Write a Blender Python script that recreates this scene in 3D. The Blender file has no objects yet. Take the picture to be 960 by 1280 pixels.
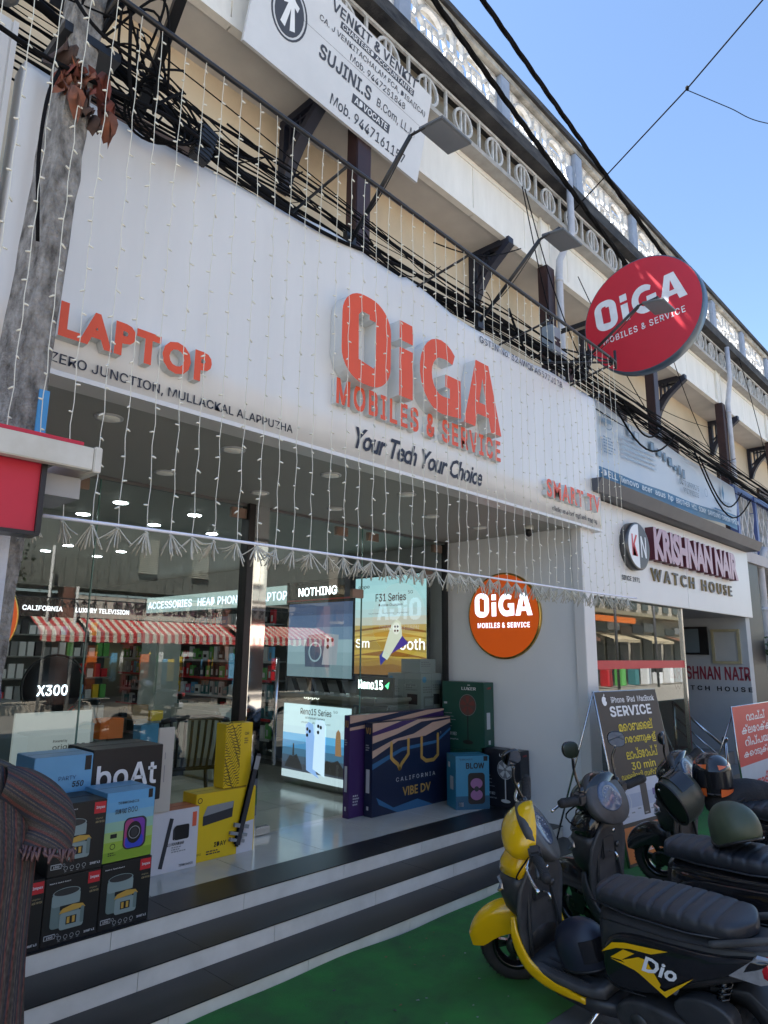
import bpy, bmesh, math, random
from mathutils import Vector, Matrix, noise
R = math.radians
random.seed(7)
S = bpy.context.scene
COL = S.collection

# ------------------------------------------------------------------ camera
cd = bpy.data.cameras.new("camera"); cam = bpy.data.objects.new("camera", cd); COL.objects.link(cam)
cd.sensor_fit = 'VERTICAL'; cd.sensor_height = 36.0; cd.lens = 36.0 * 852 / 1280
cd.clip_start = 0.05; cd.clip_end = 2000
# columns: image right, image up, backwards
_r = Vector((0.689, -0.725, 0.011)); _b = -Vector((0.708, 0.677, 0.202))
_b.normalize(); _r = (_r - _b * _r.dot(_b)).normalized(); _u = _b.cross(_r)
cam.matrix_world = Matrix(((_r.x, _u.x, _b.x, 0), (_r.y, _u.y, _b.y, 0), (_r.z, _u.z, _b.z, 1.6), (0, 0, 0, 1)))
S.camera = cam

# ------------------------------------------------------------------ light
SUN = Vector((-0.7, 1.0, 1.85)).normalized()
elev = math.asin(SUN.z); azim = math.atan2(SUN.x, SUN.y)
w = bpy.data.worlds.new("World"); S.world = w; w.use_nodes = True
nt = w.node_tree; bg = nt.nodes['Background']
sky = nt.nodes.new('ShaderNodeTexSky'); sky.sky_type = 'NISHITA'; sky.sun_disc = False
sky.sun_elevation = elev; sky.sun_rotation = azim; sky.altitude = 0
sky.air_density = 1.1; sky.dust_density = 0.3; sky.ozone_density = 3.0
nt.links.new(sky.outputs[0], bg.inputs[0]); bg.inputs[1].default_value = 0.066
sl = bpy.data.lights.new("sun", 'SUN'); so = bpy.data.objects.new("sun", sl); COL.objects.link(so)
sl.energy = 5.0; sl.angle = R(0.5); sl.color = (1, .95, .87)
so.rotation_euler = SUN.to_track_quat('Z', 'Y').to_euler()
S.view_settings.view_transform = 'Standard'; S.view_settings.look = 'None'
S.view_settings.exposure = 2.25; S.view_settings.gamma = 1
S.cycles.max_bounces = 10; S.cycles.diffuse_bounces = 6; S.cycles.transparent_max_bounces = 24

# ------------------------------------------------------------------ materials
MC = {}
def mat(name, col, rough=.5, metal=0, var=.12, scale=6, bump=0, bscale=60, coat=0, emit=None, estr=1, spec=None, col2=None, aniso=None):
    if name in MC: return MC[name]
    m = bpy.data.materials.new(name); m.use_nodes = True; MC[name] = m
    n = m.node_tree.nodes; l = m.node_tree.links; p = n['Principled BSDF']
    p.inputs['Roughness'].default_value = rough; p.inputs['Metallic'].default_value = metal
    p.inputs['Coat Weight'].default_value = coat
    if spec is not None: p.inputs['Specular IOR Level'].default_value = spec
    tc = n.new('ShaderNodeTexCoord'); nz = n.new('ShaderNodeTexNoise')
    nz.inputs['Scale'].default_value = scale; nz.inputs['Detail'].default_value = 6; nz.inputs['Roughness'].default_value = .6
    if aniso:
        mp = n.new('ShaderNodeMapping'); mp.inputs['Scale'].default_value = aniso
        l.new(tc.outputs['Object'], mp.inputs[0]); l.new(mp.outputs[0], nz.inputs[0])
    else: l.new(tc.outputs['Object'], nz.inputs[0])
    cr = n.new('ShaderNodeValToRGB'); cr.color_ramp.elements[0].position = .3; cr.color_ramp.elements[1].position = .72
    a = col2 if col2 else tuple(c * (1 - var) for c in col); b = col if col2 else tuple(min(1, c * (1 + var)) for c in col)
    cr.color_ramp.elements[0].color = (*a, 1); cr.color_ramp.elements[1].color = (*b, 1)
    l.new(nz.outputs[0], cr.inputs[0]); l.new(cr.outputs[0], p.inputs['Base Color'])
    if bump:
        nb = n.new('ShaderNodeTexNoise'); nb.inputs['Scale'].default_value = bscale; nb.inputs['Detail'].default_value = 5
        l.new(tc.outputs['Object'], nb.inputs[0]); bu = n.new('ShaderNodeBump'); bu.inputs['Strength'].default_value = bump; bu.inputs['Distance'].default_value = .02
        l.new(nb.outputs[0], bu.inputs['Height']); l.new(bu.outputs[0], p.inputs['Normal'])
    if emit:
        p.inputs['Emission Color'].default_value = (*emit, 1); p.inputs['Emission Strength'].default_value = estr
    return m
def glass(name, tint, refl=.10, rough=0.0, ior=1.5):
    m = bpy.data.materials.new(name); m.use_nodes = True; n = m.node_tree.nodes; l = m.node_tree.links; n.clear()
    o = n.new('ShaderNodeOutputMaterial'); mx = n.new('ShaderNodeMixShader'); t = n.new('ShaderNodeBsdfTransparent'); g = n.new('ShaderNodeBsdfGlossy')
    f = n.new('ShaderNodeFresnel'); f.inputs[0].default_value = ior; mu = n.new('ShaderNodeMath'); mu.operation = 'MULTIPLY_ADD'
    mu.inputs[1].default_value = 1.0; mu.inputs[2].default_value = refl
    t.inputs[0].default_value = (*tint, 1); g.inputs['Roughness'].default_value = rough; g.inputs[0].default_value = (.95, .98, .97, 1)
    l.new(f.outputs[0], mu.inputs[0]); l.new(mu.outputs[0], mx.inputs[0]); l.new(t.outputs[0], mx.inputs[1]); l.new(g.outputs[0], mx.inputs[2]); l.new(mx.outputs[0], o.inputs[0])
    MC[name] = m; return m
def stripes(name, cols, axis, scale, rough=.8):
    m = bpy.data.materials.new(name); m.use_nodes = True; n = m.node_tree.nodes; l = m.node_tree.links; p = n['Principled BSDF']; p.inputs['Roughness'].default_value = rough
    tc = n.new('ShaderNodeTexCoord'); mp = n.new('ShaderNodeVectorMath'); mp.operation = 'DOT_PRODUCT'; mp.inputs[1].default_value = axis
    l.new(tc.outputs['Object'], mp.inputs[0]); mu = n.new('ShaderNodeMath'); mu.operation = 'MULTIPLY'; mu.inputs[1].default_value = scale
    l.new(mp.outputs['Value'], mu.inputs[0]); fr = n.new('ShaderNodeMath'); fr.operation = 'FRACT'; l.new(mu.outputs[0], fr.inputs[0])
    cr = n.new('ShaderNodeValToRGB'); cr.color_ramp.interpolation = 'CONSTANT'
    e = cr.color_ramp.elements; e[0].position = 0; e[0].color = (*cols[0][1], 1); e[1].position = cols[1][0]; e[1].color = (*cols[1][1], 1)
    for pos, c in cols[2:]:
        x = e.new(pos); x.color = (*c, 1)
    l.new(fr.outputs[0], cr.inputs[0]); l.new(cr.outputs[0], p.inputs['Base Color']); MC[name] = m; return m

white = mat('white_acp', (.68, .67, .655), .38, var=.03, scale=2)
board_white = mat('sign_board_white', (.68, .67, .65), .30, var=.05, scale=1.6, bump=.03, bscale=1.5, aniso=(2.5, 1, .5))
sign_red = mat('sign_letter_red', (.70, .080, .018), .4, var=.04)
letter_side = mat('letter_side_white', (.62, .64, .64), .35, var=.05)
navy_txt = mat('navy_print', (.012, .014, .03), .5, var=.05)
black = mat('black_paint', (.012, .012, .014), .4)
cable_black = mat('cable_black', (.008, .008, .009), .9, spec=.1)
concrete = mat('weathered_concrete', (.42, .40, .37), .95, col2=(.09, .082, .072), scale=26, bump=1.0, bscale=60, aniso=(1, 1, .5))
steel = mat('brushed_steel', (.6, .6, .6), .22, 1, var=.05)
mirror_steel = mat('mirror_steel', (.8, .8, .8), .04, 1, var=.02)
dark_frame = mat('dark_aluminium', (.03, .03, .032), .35, .5)
soffit_m = mat('soffit_grey', (.37, .37, .34), .6, var=.03, scale=1.5)
alcove = mat('alcove_grey', (.76, .77, .78), .42, var=.03, scale=1.2)
tile_m = mat('floor_tile', (.54, .53, .48), .12, var=.05, scale=5)
granite = mat('black_granite', (.011, .012, .014), .38, var=.3, scale=120)
riser_m = mat('riser_tile', (.80, .78, .72), .25, col2=(.62, .60, .54), scale=3.5)
joint = mat('joint_grout', (.12, .12, .11), .9)
carpet = mat('green_turf', (.032, .22, .036), .95, col2=(.034, .115, .032), scale=5, bump=.5, bscale=400)
asphalt = mat('asphalt', (.27, .25, .22), .95, col2=(.20, .18, .16), scale=14, bump=.6, bscale=250)
paver_m = mat('paver', (.21, .195, .18), .9, col2=(.12, .112, .105), scale=9, bump=.5, bscale=120)
cream = mat('cream_wall', (.62, .52, .38), .9, col2=(.55, .46, .34), scale=2.5, bump=.1, bscale=40)
roof_under = mat('slab_soffit', (.55, .53, .50), .9, col2=(.46, .44, .42), scale=2.2)
fascia_m = mat('fascia_white', (.80, .78, .73), .75, col2=(.70, .68, .63), scale=2.4, aniso=(3, 1, .6), bump=.06)
mold = mat('mouldy_ledge', (.075, .075, .075), .9, col2=(.010, .012, .018), scale=3.5, aniso=(1, 1, 3), bump=.3, bscale=50)
rail_stone = mat('weathered_rail', (.48, .46, .41), .9, col2=(.10, .095, .085), scale=4.5, bump=.25)
lattice_m = mat('lattice_white', (.64, .65, .66), .7, col2=(.36, .36, .35), scale=9, bump=.2)
post_blue = mat('post_pale_blue', (.30, .36, .47), .7, col2=(.22, .27, .36), scale=5)
strip_back = mat('strip_back_grey', (.24, .22, .18), .9, var=.2)
maroon = mat('maroon_timber', (.035, .014, .014), .5, var=.3)
navyp = mat('navy_bracket', (.012, .016, .035), .5, var=.2)
wire_m = mat('led_wire', (.68, .66, .56), .5, var=.05)
bulb_m = mat('led_bulb', (.75, .73, .62), .25, var=.05)
tassel_m = mat('led_tassel', (.50, .48, .40), .6, var=.2, scale=40)
tube_m = mat('pvc_pipe', (.55, .56, .60), .5, col2=(.42, .42, .45), scale=6)
bar_white = mat('bar_white', (.75, .76, .85), .3)
P = {}
def flat(key, c, rough=.45, **k):
    if key not in P: P[key] = mat('print_' + key, c, rough, var=.04, **k)
    return P[key]
PW = flat('white', (.75, .76, .78)); PK = flat('black', (.01, .01, .012)); PR = flat('red', (.55, .02, .03)); PY = flat('yellow', (.72, .50, .02))
PO = flat('orange', (.75, .17, .02)); PB = flat('sky_blue', (.12, .40, .68)); PG = flat('grey', (.25, .26, .27)); PD = flat('charcoal', (.03, .032, .04))
LG = flat('light_grey', (.5, .52, .54))

# ------------------------------------------------------------------ mesh builder
class B:
    def __init__(s): s.v = []; s.f = []; s.mi = []; s.mats = []; s.cur = 0; s.sm = []; s.smooth = False
    def m(s, mt):
        if mt not in s.mats: s.mats.append(mt)
        s.cur = s.mats.index(mt); return s
    def add(s, vs, fs, smooth=None):
        o = len(s.v); s.v += [tuple(v) for v in vs]
        for f in fs: s.f.append([i + o for i in f]); s.mi.append(s.cur); s.sm.append(s.smooth if smooth is None else smooth)
        return s
    def box(s, x0, x1, y0, y1, z0, z1, bev=0):
        if bev:
            bm = bmesh.new(); bmesh.ops.create_cube(bm, size=1, matrix=Matrix.Translation(((x0+x1)/2, (y0+y1)/2, (z0+z1)/2)) @ Matrix.Diagonal((abs(x1-x0), abs(y1-y0), abs(z1-z0), 1)))
            bmesh.ops.bevel(bm, geom=bm.edges[:], offset=bev, segments=2, affect='EDGES'); return s.frombm(bm)
        v = [(x0,y0,z0),(x1,y0,z0),(x1,y1,z0),(x0,y1,z0),(x0,y0,z1),(x1,y0,z1),(x1,y1,z1),(x0,y1,z1)]
        return s.add(v, [(0,3,2,1),(4,5,6,7),(0,1,5,4),(1,2,6,5),(2,3,7,6),(3,0,4,7)])
    def frombm(s, bm, smooth=None):
        bm.verts.index_update(); s.add([v.co[:] for v in bm.verts], [[v.index for v in f.verts] for f in bm.faces], smooth); bm.free(); return s
    def bar(s, a, b, w_, h_, up=(0, 0, 1)):
        a = Vector(a); b = Vector(b); d = (b-a).normalized(); u = Vector(up); sd = d.cross(u)
        if sd.length < 1e-4: sd = d.cross(Vector((1, 0, 0)))
        sd.normalize(); u = sd.cross(d); vs = []
        for p in (a, b):
            for i, j in ((-1,-1),(1,-1),(1,1),(-1,1)): vs.append(p + sd*i*w_/2 + u*j*h_/2)
        return s.add(vs, [(0,1,2,3),(7,6,5,4),(0,4,5,1),(1,5,6,2),(2,6,7,3),(3,7,4,0)])
    def tube(s, pts, r, n=6, caps=True, smooth=True):
        pts = [Vector(p) for p in pts]; N = len(pts); rr = r if isinstance(r, (list, tuple)) else [r]*N
        t = (pts[1]-pts[0]).normalized(); u = t.orthogonal().normalized(); vs = []
        for i, p in enumerate(pts):
            t = (pts[min(i+1, N-1)] - pts[max(i-1, 0)])
            t = t.normalized() if t.length > 1e-9 else Vector((0, 0, 1))
            u = (u - t*u.dot(t)); u = u.normalized() if u.length > 1e-6 else t.orthogonal().normalized(); q = t.cross(u)
            for k in range(n):
                a = 2*math.pi*k/n; vs.append(p + (u*math.cos(a) + q*math.sin(a))*rr[i])
        fs = [(i*n+k, i*n+(k+1)%n, (i+1)*n+(k+1)%n, (i+1)*n+k) for i in range(N-1) for k in range(n)]
        if caps: fs += [tuple(range(n))[::-1], tuple(range((N-1)*n, N*n))]
        return s.add(vs, fs, smooth)
    def cyl(s, a, b, r, n=16, r2=None): return s.tube([a, b], [r, r if r2 is None else r2], n)
    def loft(s, secs, closed=True, caps=True, smooth=True):
        n = len(secs[0]); vs = [p for q in secs for p in q]
        K = n if closed else n-1
        fs = [(i*n+k, i*n+(k+1)%n, (i+1)*n+(k+1)%n, (i+1)*n+k) for i in range(len(secs)-1) for k in range(K)]
        if caps and closed: fs += [tuple(range(n))[::-1], tuple(range((len(secs)-1)*n, len(secs)*n))]
        return s.add(vs, fs, smooth)
    def lathe(s, c, ax, prof, n=24, smooth=True):   # prof: (dist along axis, radius)
        c = Vector(c); ax = Vector(ax).normalized(); u = ax.orthogonal().normalized(); q = ax.cross(u); secs = []
        for h, r in prof: secs.append([c + ax*h + (u*math.cos(2*math.pi*k/n) + q*math.sin(2*math.pi*k/n))*max(r, 1e-4) for k in range(n)])
        return s.loft(secs, smooth=smooth)
    def xf(s, M, start=0):
        for i in range(start, len(s.v)): s.v[i] = tuple(M @ Vector(s.v[i]))
        return s
    def mesh(s, name):
        me = bpy.data.meshes.new(name); me.from_pydata(s.v, [], s.f)
        for mt in s.mats: me.materials.append(mt)
        me.polygons.foreach_set('material_index', s.mi); me.polygons.foreach_set('use_smooth', s.sm); me.update(); me.validate(); return me

def fixn(me):
    bm = bmesh.new(); bm.from_mesh(me); bmesh.ops.recalc_face_normals(bm, faces=bm.faces[:]); bm.to_mesh(me); bm.free()
def link(name, b, parent=None, inv=None, fix=True, edge=None):
    if inv is not None: b.xf(inv)
    me = b.mesh(name)
    if fix: fixn(me)
    o = bpy.data.objects.new(name, me); COL.objects.link(o)
    if edge:
        md = o.modifiers.new('bevel', 'BEVEL'); md.width = edge; md.segments = 2; md.limit_method = 'ANGLE'
    if parent: o.parent = parent
    return o
def tag(o, label=None, cat=None, group=None, kind=None):
    if label: o['label'] = label
    if cat: o['category'] = cat
    if group: o['group'] = group
    if kind: o['kind'] = kind
    return o
class Thing:
    def __init__(s, name, label, cat, loc=(0, 0, 0), M=None, group=None):
        s.o = bpy.data.objects.new(name, None); COL.objects.link(s.o); s.o.empty_display_size = .1
        s.M = M if M is not None else Matrix.Translation(Vector(loc))
        s.o.matrix_world = s.M; s.inv = s.M.inverted(); s.local = M is not None
        tag(s.o, label, cat, group)
    def part(s, name, b, label=None, parent=None, local=None, fix=True, kind=None, edge=None):
        lc = s.local if local is None else local
        o = link(name, b, parent or s.o, None if lc else s.inv, fix, edge)
        if label: o['label'] = label
        if kind: o['kind'] = kind
        return o
    def inst(s, name, me, M, parent=None, label=None):
        o = bpy.data.objects.new(name, me); COL.objects.link(o); o.parent = parent or s.o; o.matrix_basis = M
        if label: o['label'] = label
        return o
def struct(name, b, **k): return tag(link(name, b), kind='structure', **k)
def copy_tree(o, parent=None):
    c = o.copy(); COL.objects.link(c)
    if parent: c.parent = parent
    for ch in list(o.children):
        copy_tree(ch, c)
    return c

# ------------------------------------------------------------------ lettering
FONT = None
try:
    import os
    FONT = bpy.data.fonts.load(os.path.join(bpy.utils.system_resource('DATAFILES'), 'fonts', 'Inter.woff2'))
except Exception: FONT = None
TC_ = {}
def text_bm(s, ext=0, bold=0, res=3, spacing=1.0, shear=0, native=False):
    key = (s, ext, bold, res, spacing, shear, native)
    if key in TC_: return TC_[key]
    cu = bpy.data.curves.new('t', 'FONT'); cu.body = s; cu.size = 1
    if native: cu.offset = bold
    elif FONT and all(ord(c) < 256 for c in s): cu.font = FONT
    cu.extrude = ext; cu.resolution_u = res; cu.space_character = spacing + bold*.8; cu.shear = shear
    o = bpy.data.objects.new('t', cu); COL.objects.link(o)
    dg = bpy.context.evaluated_depsgraph_get(); me = bpy.data.meshes.new_from_object(o.evaluated_get(dg))
    vs = [v.co.copy() for v in me.vertices]; fs = [list(p.vertices) for p in me.polygons]; nz = [p.normal.z for p in me.polygons]
    bpy.data.objects.remove(o); bpy.data.curves.remove(cu); bpy.data.meshes.remove(me)
    bold *= .5
    if bold and not native:     # a heavier weight: the outline laid down several times, slightly shifted
        V, F, Nz = [], [], []
        for q, (dx, dy) in enumerate(((1, .83), (-.91, .77), (.87, -.86), (-1.03, -.72))):
            o_ = len(V); V += [Vector((v.x+dx*bold, v.y+dy*bold, v.z*(1+.02*q) + (.0003*q if not ext else 0))) for v in vs]; F += [[i+o_ for i in f] for f in fs]; Nz += nz
        vs, fs, nz = V, F, Nz
    TC_[key] = (vs, fs, nz); return TC_[key]
def shape_bm(loops, ext=0):
    cu = bpy.data.curves.new('s', 'CURVE'); cu.dimensions = '2D'; cu.fill_mode = 'BOTH'; cu.extrude = ext
    for lp in loops:
        sp = cu.splines.new('POLY'); sp.points.add(len(lp)-1)
        for i, p in enumerate(lp): sp.points[i].co = (p[0], p[1], 0, 1)
        sp.use_cyclic_u = True
    o = bpy.data.objects.new('s', cu); COL.objects.link(o)
    dg = bpy.context.evaluated_depsgraph_get(); me = bpy.data.meshes.new_from_object(o.evaluated_get(dg))
    vs = [v.co.copy() for v in me.vertices]; fs = [list(p.vertices) for p in me.polygons]; nz = [p.normal.z for p in me.polygons]
    bpy.data.objects.remove(o); bpy.data.curves.remove(cu); bpy.data.meshes.remove(me)
    return vs, fs, nz
class Face:
    """flat drawing surface: origin, right and up vectors; x,y in metres"""
    def __init__(s, b, O, Rt, U): s.b = b; s.O = Vector(O); s.R = Vector(Rt).normalized(); s.U = Vector(U).normalized(); s.N = s.R.cross(s.U)
    def p(s, x, y, z=.001): return s.O + s.R*x + s.U*y + s.N*z
    def rect(s, x0, y0, x1, y1, m, z=.001): s.b.m(m).add([s.p(x0,y0,z), s.p(x1,y0,z), s.p(x1,y1,z), s.p(x0,y1,z)], [(0,1,2,3)]); return s
    def poly(s, pts, m, z=.0015): s.b.m(m).add([s.p(x,y,z) for x, y in pts], [tuple(range(len(pts)))]); return s
    def disc(s, cx, cy, rx, m, z=.0015, ry=None, n=24):
        ry = ry or rx; return s.poly([(cx+rx*math.cos(2*math.pi*k/n), cy+ry*math.sin(2*math.pi*k/n)) for k in range(n)], m, z)
    def ring(s, cx, cy, r, t, m, z=.0018, n=28, ry=1):
        vs = []; 
        for k in range(n):
            a = 2*math.pi*k/n; vs += [s.p(cx+r*math.cos(a), cy+r*ry*math.sin(a), z), s.p(cx+(r-t)*math.cos(a), cy+(r*ry-t)*math.sin(a), z)]
        s.b.m(m).add(vs, [(2*k, 2*((k+1)%n), 2*((k+1)%n)+1, 2*k+1) for k in range(n)]); return s
    def grad(s, x0, y0, x1, y1, mats, z=.001):
        n = len(mats)
        for i, m in enumerate(mats): s.rect(x0, y0+(y1-y0)*i/n, x1, y0+(y1-y0)*(i+1)/n, m, z)
        return s
    def mesh(s, V, x, y, w_, h_, m, z=.002, side=None, ext=0):
        vs, fs, nz = V
        if not vs: return s
        x0 = min(v.x for v in vs); x1 = max(v.x for v in vs); y0 = min(v.y for v in vs); y1 = max(v.y for v in vs)
        sx = w_/(x1-x0); sy = h_/(y1-y0) if h_ else sx
        pts = [s.p(x+(v.x-x0)*sx, y+(v.y-y0)*sy, z+v.z) for v in vs]
        if side is None: s.b.m(m).add(pts, fs, False)
        else:
            s.b.m(m).add(pts, [f for f, q in zip(fs, nz) if q > .5], False)
            s.b.m(side).add(pts, [f for f, q in zip(fs, nz) if q <= .5], False)
        return s
    def text(s, t, x, y, w_, h_, m, z=.002, bold=0, res=2, **k): return s.mesh(text_bm(t, 0, bold, res, **k), x, y, w_, h_, m, z)
    def lines(s, x, y, w_, n, h_, m, gap=1.9, z=.002, seed=1):
        rnd = random.Random(seed)
        for i in range(n):
            xx = x; end = x + w_*rnd.uniform(.55, 1)
            while xx < end:
                l = rnd.uniform(.12, .3)*w_*.6; s.rect(xx, y-i*h_*gap, min(xx+l, end), y-i*h_*gap+h_, m, z); xx += l + h_*.6
        return s

def rrect(x0, y0, x1, y1, r, n=5):
    o = []
    for cx, cy, a0 in ((x1-r, y0+r, -90), (x1-r, y1-r, 0), (x0+r, y1-r, 90), (x0+r, y0+r, 180)):
        for k in range(n+1):
            a = R(a0 + 90*k/n); o.append((cx+r*math.cos(a), cy+r*math.sin(a)))
    return o
def arc(cx, cy, rx, ry, a0, a1, n=10): return [(cx+rx*math.cos(R(a0+(a1-a0)*k/n)), cy+ry*math.sin(R(a0+(a1-a0)*k/n))) for k in range(n+1)]
# the shop logo letters, in units where i is 1 high
def logo():
    L = {}
    L['O'] = [rrect(0, -.04, .78, 1.08, .34, 8), [(.26, .24), (.50, .20), (.53, .26), (.53, .80), (.42, .80), (.42, .86), (.30, .86), (.25, .80)][::-1]]
    L['i'] = [[(.93, 0), (1.17, 0), (1.17, .64), (.93, .64)], [(.93, .74), (1.17, .74), (1.17, 1.0), (.93, 1.0)]]
    L['G'] = [arc(1.72, .5, .42, .52, 48, 272, 16) + [(2.12, .02), (2.12, .56), (1.80, .56), (1.80, .38), (1.89, .38), (1.89, .24), (1.74, .23)] + arc(1.74, .50, .21, .27, 250, 110, 8) + [(1.80, .77), (1.95, .74)]]
    L['A'] = [[(2.18, 0), (2.46, 1), (2.76, 1), (3.04, 0), (2.79, 0), (2.74, .2), (2.48, .2), (2.43, 0)], [(2.53, .38), (2.69, .38), (2.61, .76)][::-1]]
    return L
LOGO = logo()
def draw_logo(fc, x, y, w_, h_, m, z=.002):
    vs, fs, nz = shape_bm([l for k in 'OiGA' for l in LOGO[k]])
    fc.mesh((vs, fs, nz), x, y, w_, h_, m, z)
def puff(b, outline, w0, w1, y=0, rnd=.03, n=4, wf=None):
    """side outline in x,z swept over width -w..w round y with rounded edges; wf(x,z) scales the width"""
    cx = sum(p[0] for p in outline)/len(outline); cz = sum(p[1] for p in outline)/len(outline)
    rad = max(math.hypot(p[0]-cx, p[1]-cz) for p in outline); secs = []
    ks = [(-1, k) for k in range(n+1)] + [(1, n-k) for k in range(n+1)]
    for sg, k in ks:
        a = math.pi/2*k/n; ins = rnd*(1-math.sin(a)); off = rnd*(1-math.cos(a)) if False else rnd*math.cos(a)
        sec = []
        for px, pz in outline:
            d = math.hypot(px-cx, pz-cz) or 1e-6; sc = max(.05, (d-ins)/d); X = cx+(px-cx)*sc; Z = cz+(pz-cz)*sc
            W = (w1 if sg > 0 else w0)*(wf(px, pz) if wf else 1)
            sec.append((X, y + sg*(W-rnd+off) if True else 0, Z))
        secs.append(sec)
    return b.loft(secs)
def smooth_poly(pts, it=2):
    for _ in range(it):
        q = []
        for i in range(len(pts)):
            a = pts[i]; c = pts[(i+1) % len(pts)]
            q += [tuple(a[k]*.75+c[k]*.25 for k in range(len(a))), tuple(a[k]*.25+c[k]*.75 for k in range(len(a)))]
        pts = q
    return pts
def bez(pts, n=12):
    """Catmull-Rom through points"""
    P_ = [Vector(p) for p in pts]; P_ = [P_[0]*2-P_[1]] + P_ + [P_[-1]*2-P_[-2]]; out = []
    for i in range(1, len(P_)-2):
        for k in range(n):
            t = k/n; a, b_, c, d = P_[i-1:i+3]
            out.append(.5*((2*b_) + (c-a)*t + (2*a-5*b_+4*c-d)*t*t + (3*b_-a-3*c+d)*t**3))
    out.append(P_[-2]); return out
# ================================================================== SETTING
b = B().m(asphalt); b.box(-150, 300, -150, 200, -.2, 0); struct('road', b)
# porch, steps
g_steps = Thing('entrance_steps', None, None, (3, 3.2, 0)); del_keys = tag(g_steps.o, kind='structure')
b = B().m(joint)
b.box(.2, 5.62, 2.935, 3.6, -.05, .059).box(.2, 5.62, 3.218, 3.9, -.05, .147).box(.2, 5.62, 3.508, 4.46, -.05, .238)
g_steps.part('step_core', b)
for y0, y1, z in ((2.915, 3.216, .07), (3.198, 3.506, .158), (3.488, 3.797, .249)):
    x = .2
    for wd in (1.9, 1.75, 1.78):
        x1 = min(x+wd, 5.62); g_steps.part('granite_slab', B().m(granite).box(x+.0004, x1-.0004, y0+.006, y1, z-.004, z+.002, .001)); x = x1
for yy, z0, z1 in ((2.925, 0, .0655), (3.208, .072, .1535), (3.498, .16, .2445)):
    x = .2; k = 0
    while x < 5.6:
        x1 = min(x+.78, 5.62); g_steps.part('riser_tile', B().m(riser_m).box(x+.0015, x1-.0015, yy, yy+.012, z0, z1)); x = x1
# floor with separate tiles
fl = Thing('shop_floor', None, None, (3, 6, .249)); tag(fl.o, kind='structure')
fl.part('screed', B().m(joint).box(-.6, 5.66, 3.8, 13, .05, .244))
tm = B().m(tile_m).box(-.3235, .3235, 0, .647, -.012, 0, .0015).mesh('floor_tile'); fixn(tm)
for j in range(10):
    for i in range(9):
        x = 3.43 + .65*(i-5.5) ; y = 3.7995 + .65*j
        if x+.3235 > 5.66: continue
        fl.inst('floor_tile', tm, Matrix.Translation((x-3, y-6, .0005*((i*7+j*3) % 3)-.0005)))
# green turf mat (slightly wavy front edge)
b = B().m(carpet); xs = [i*.12-.5 for i in range(80)]; vs = []; rnd = random.Random(2)
for x in xs:
    e = .012*math.sin(x*3.1)+.008*math.sin(x*7.3)
    vs += [(x, 1.84+.04*math.sin(x*1.3), .004), (x, 1.84+.04*math.sin(x*1.3), .012), (x, 2.2, .012+.002*math.sin(x*5)), (x, 2.6, .013), (x, 2.90, .010), (x, 2.921+e*.2, .011+e*.5)]
b.add(vs, [(i*6+k, i*6+6+k, i*6+7+k, i*6+1+k) for i in range(len(xs)-1) for k in range(5)], True)
tag(link('turf_mat', b), 'long green artificial turf mat laid along the foot of the steps', 'mat')
# pavers beside the turf
pv = Thing('pavement', None, None, (0, 0, 0)); tag(pv.o, kind='structure')
pv.part('bedding', B().m(joint).box(-3, 14, -1.4, 1.86, -.03, .003))
pm = B().m(paver_m).box(-.146, .146, -.146, .146, 0, .006, .001).mesh('paver'); fixn(pm)
for i in range(20):
    for j in range(7):
        pv.inst('paver', pm, Matrix.Translation((1.2+.3*i, -.1+.3*j-.15, .002+.0012*((i*5+j*3) % 4))))
# debris on turf
rnd = random.Random(3); b = B()
for k in range(70):
    x = rnd.uniform(1.6, 4.2); y = rnd.uniform(1.95, 2.85); s_ = rnd.uniform(.003, .010); b.m(rnd.choice([PD, PD, PG, mat('dry_leaf', (.2, .1, .04), .8)]))
    a = rnd.uniform(0, 6.3); b.add([(x+s_*math.cos(a+q)*rnd.uniform(.5, 1.3), y+s_*math.sin(a+q)*rnd.uniform(.5, 1.3), .015+rnd.uniform(0, .004)) for q in (0, 1.3, 2.6, 4, 5.2)], [(0,1,2,3,4)])
tag(link('litter', b), 'specks of grit, leaf and paper scattered over the green turf', 'litter', kind='stuff')

# ------------------------------------------------------------------ main building
bd = Thing('main_building', 'two storey cream building with covered balcony, white fascia and lattice parapet', 'building', (6, 6, 0))
X0, X1 = -4, 34
b = B().m(cream).box(X0, X1, 4.5, 4.7, 2.95, 6.42); bd.part('wall', b)
b = B().m(roof_under).box(X0, X1, 3.02, 4.5, 2.98, 3.14); bd.part('balcony_slab', b)
b = B().m(roof_under).box(X0, X1, 4.03, 4.9, 6.4, 6.55); b.box(X0, X1, 4.9, 14, 6.46, 6.6); bd.part('roof_slab', b)
# fascia panels
x = X0
ps = Thing; 
while x < 24:
    bd.part('fascia_panel', B().m(fascia_m).box(x+.006, x+1.054, 3.975, 4.03, 6.38, 7.04)); x += 1.06
bd.part('fascia_panel', B().m(fascia_m).box(24.5, X1, 3.975, 4.03, 6.38, 7.04))
b = B().m(fascia_m).box(X0, X1, 3.955, 3.975, 6.38, 6.44).box(X0, X1, 3.96, 3.975, 6.98, 7.04); bd.part('fascia_trim', b)
for cx in (.7, 3.75, 7.04, 10.2, 13.5, 16.8, 20.1):
    bd.part('pilaster', B().m(fascia_m).box(cx-.12, cx-.09, 3.93, 3.9745, 6.38, 7.04).box(cx+.09, cx+.12, 3.93, 3.9745, 6.38, 7.04).box(cx-.089, cx+.089, 3.945, 3.9745, 6.38, 7.04))
    col = bd.part('column', B().m(maroon).box(cx-.09, cx+.09, 3.88, 4.02, 3.14, 6.378, .008))
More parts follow.
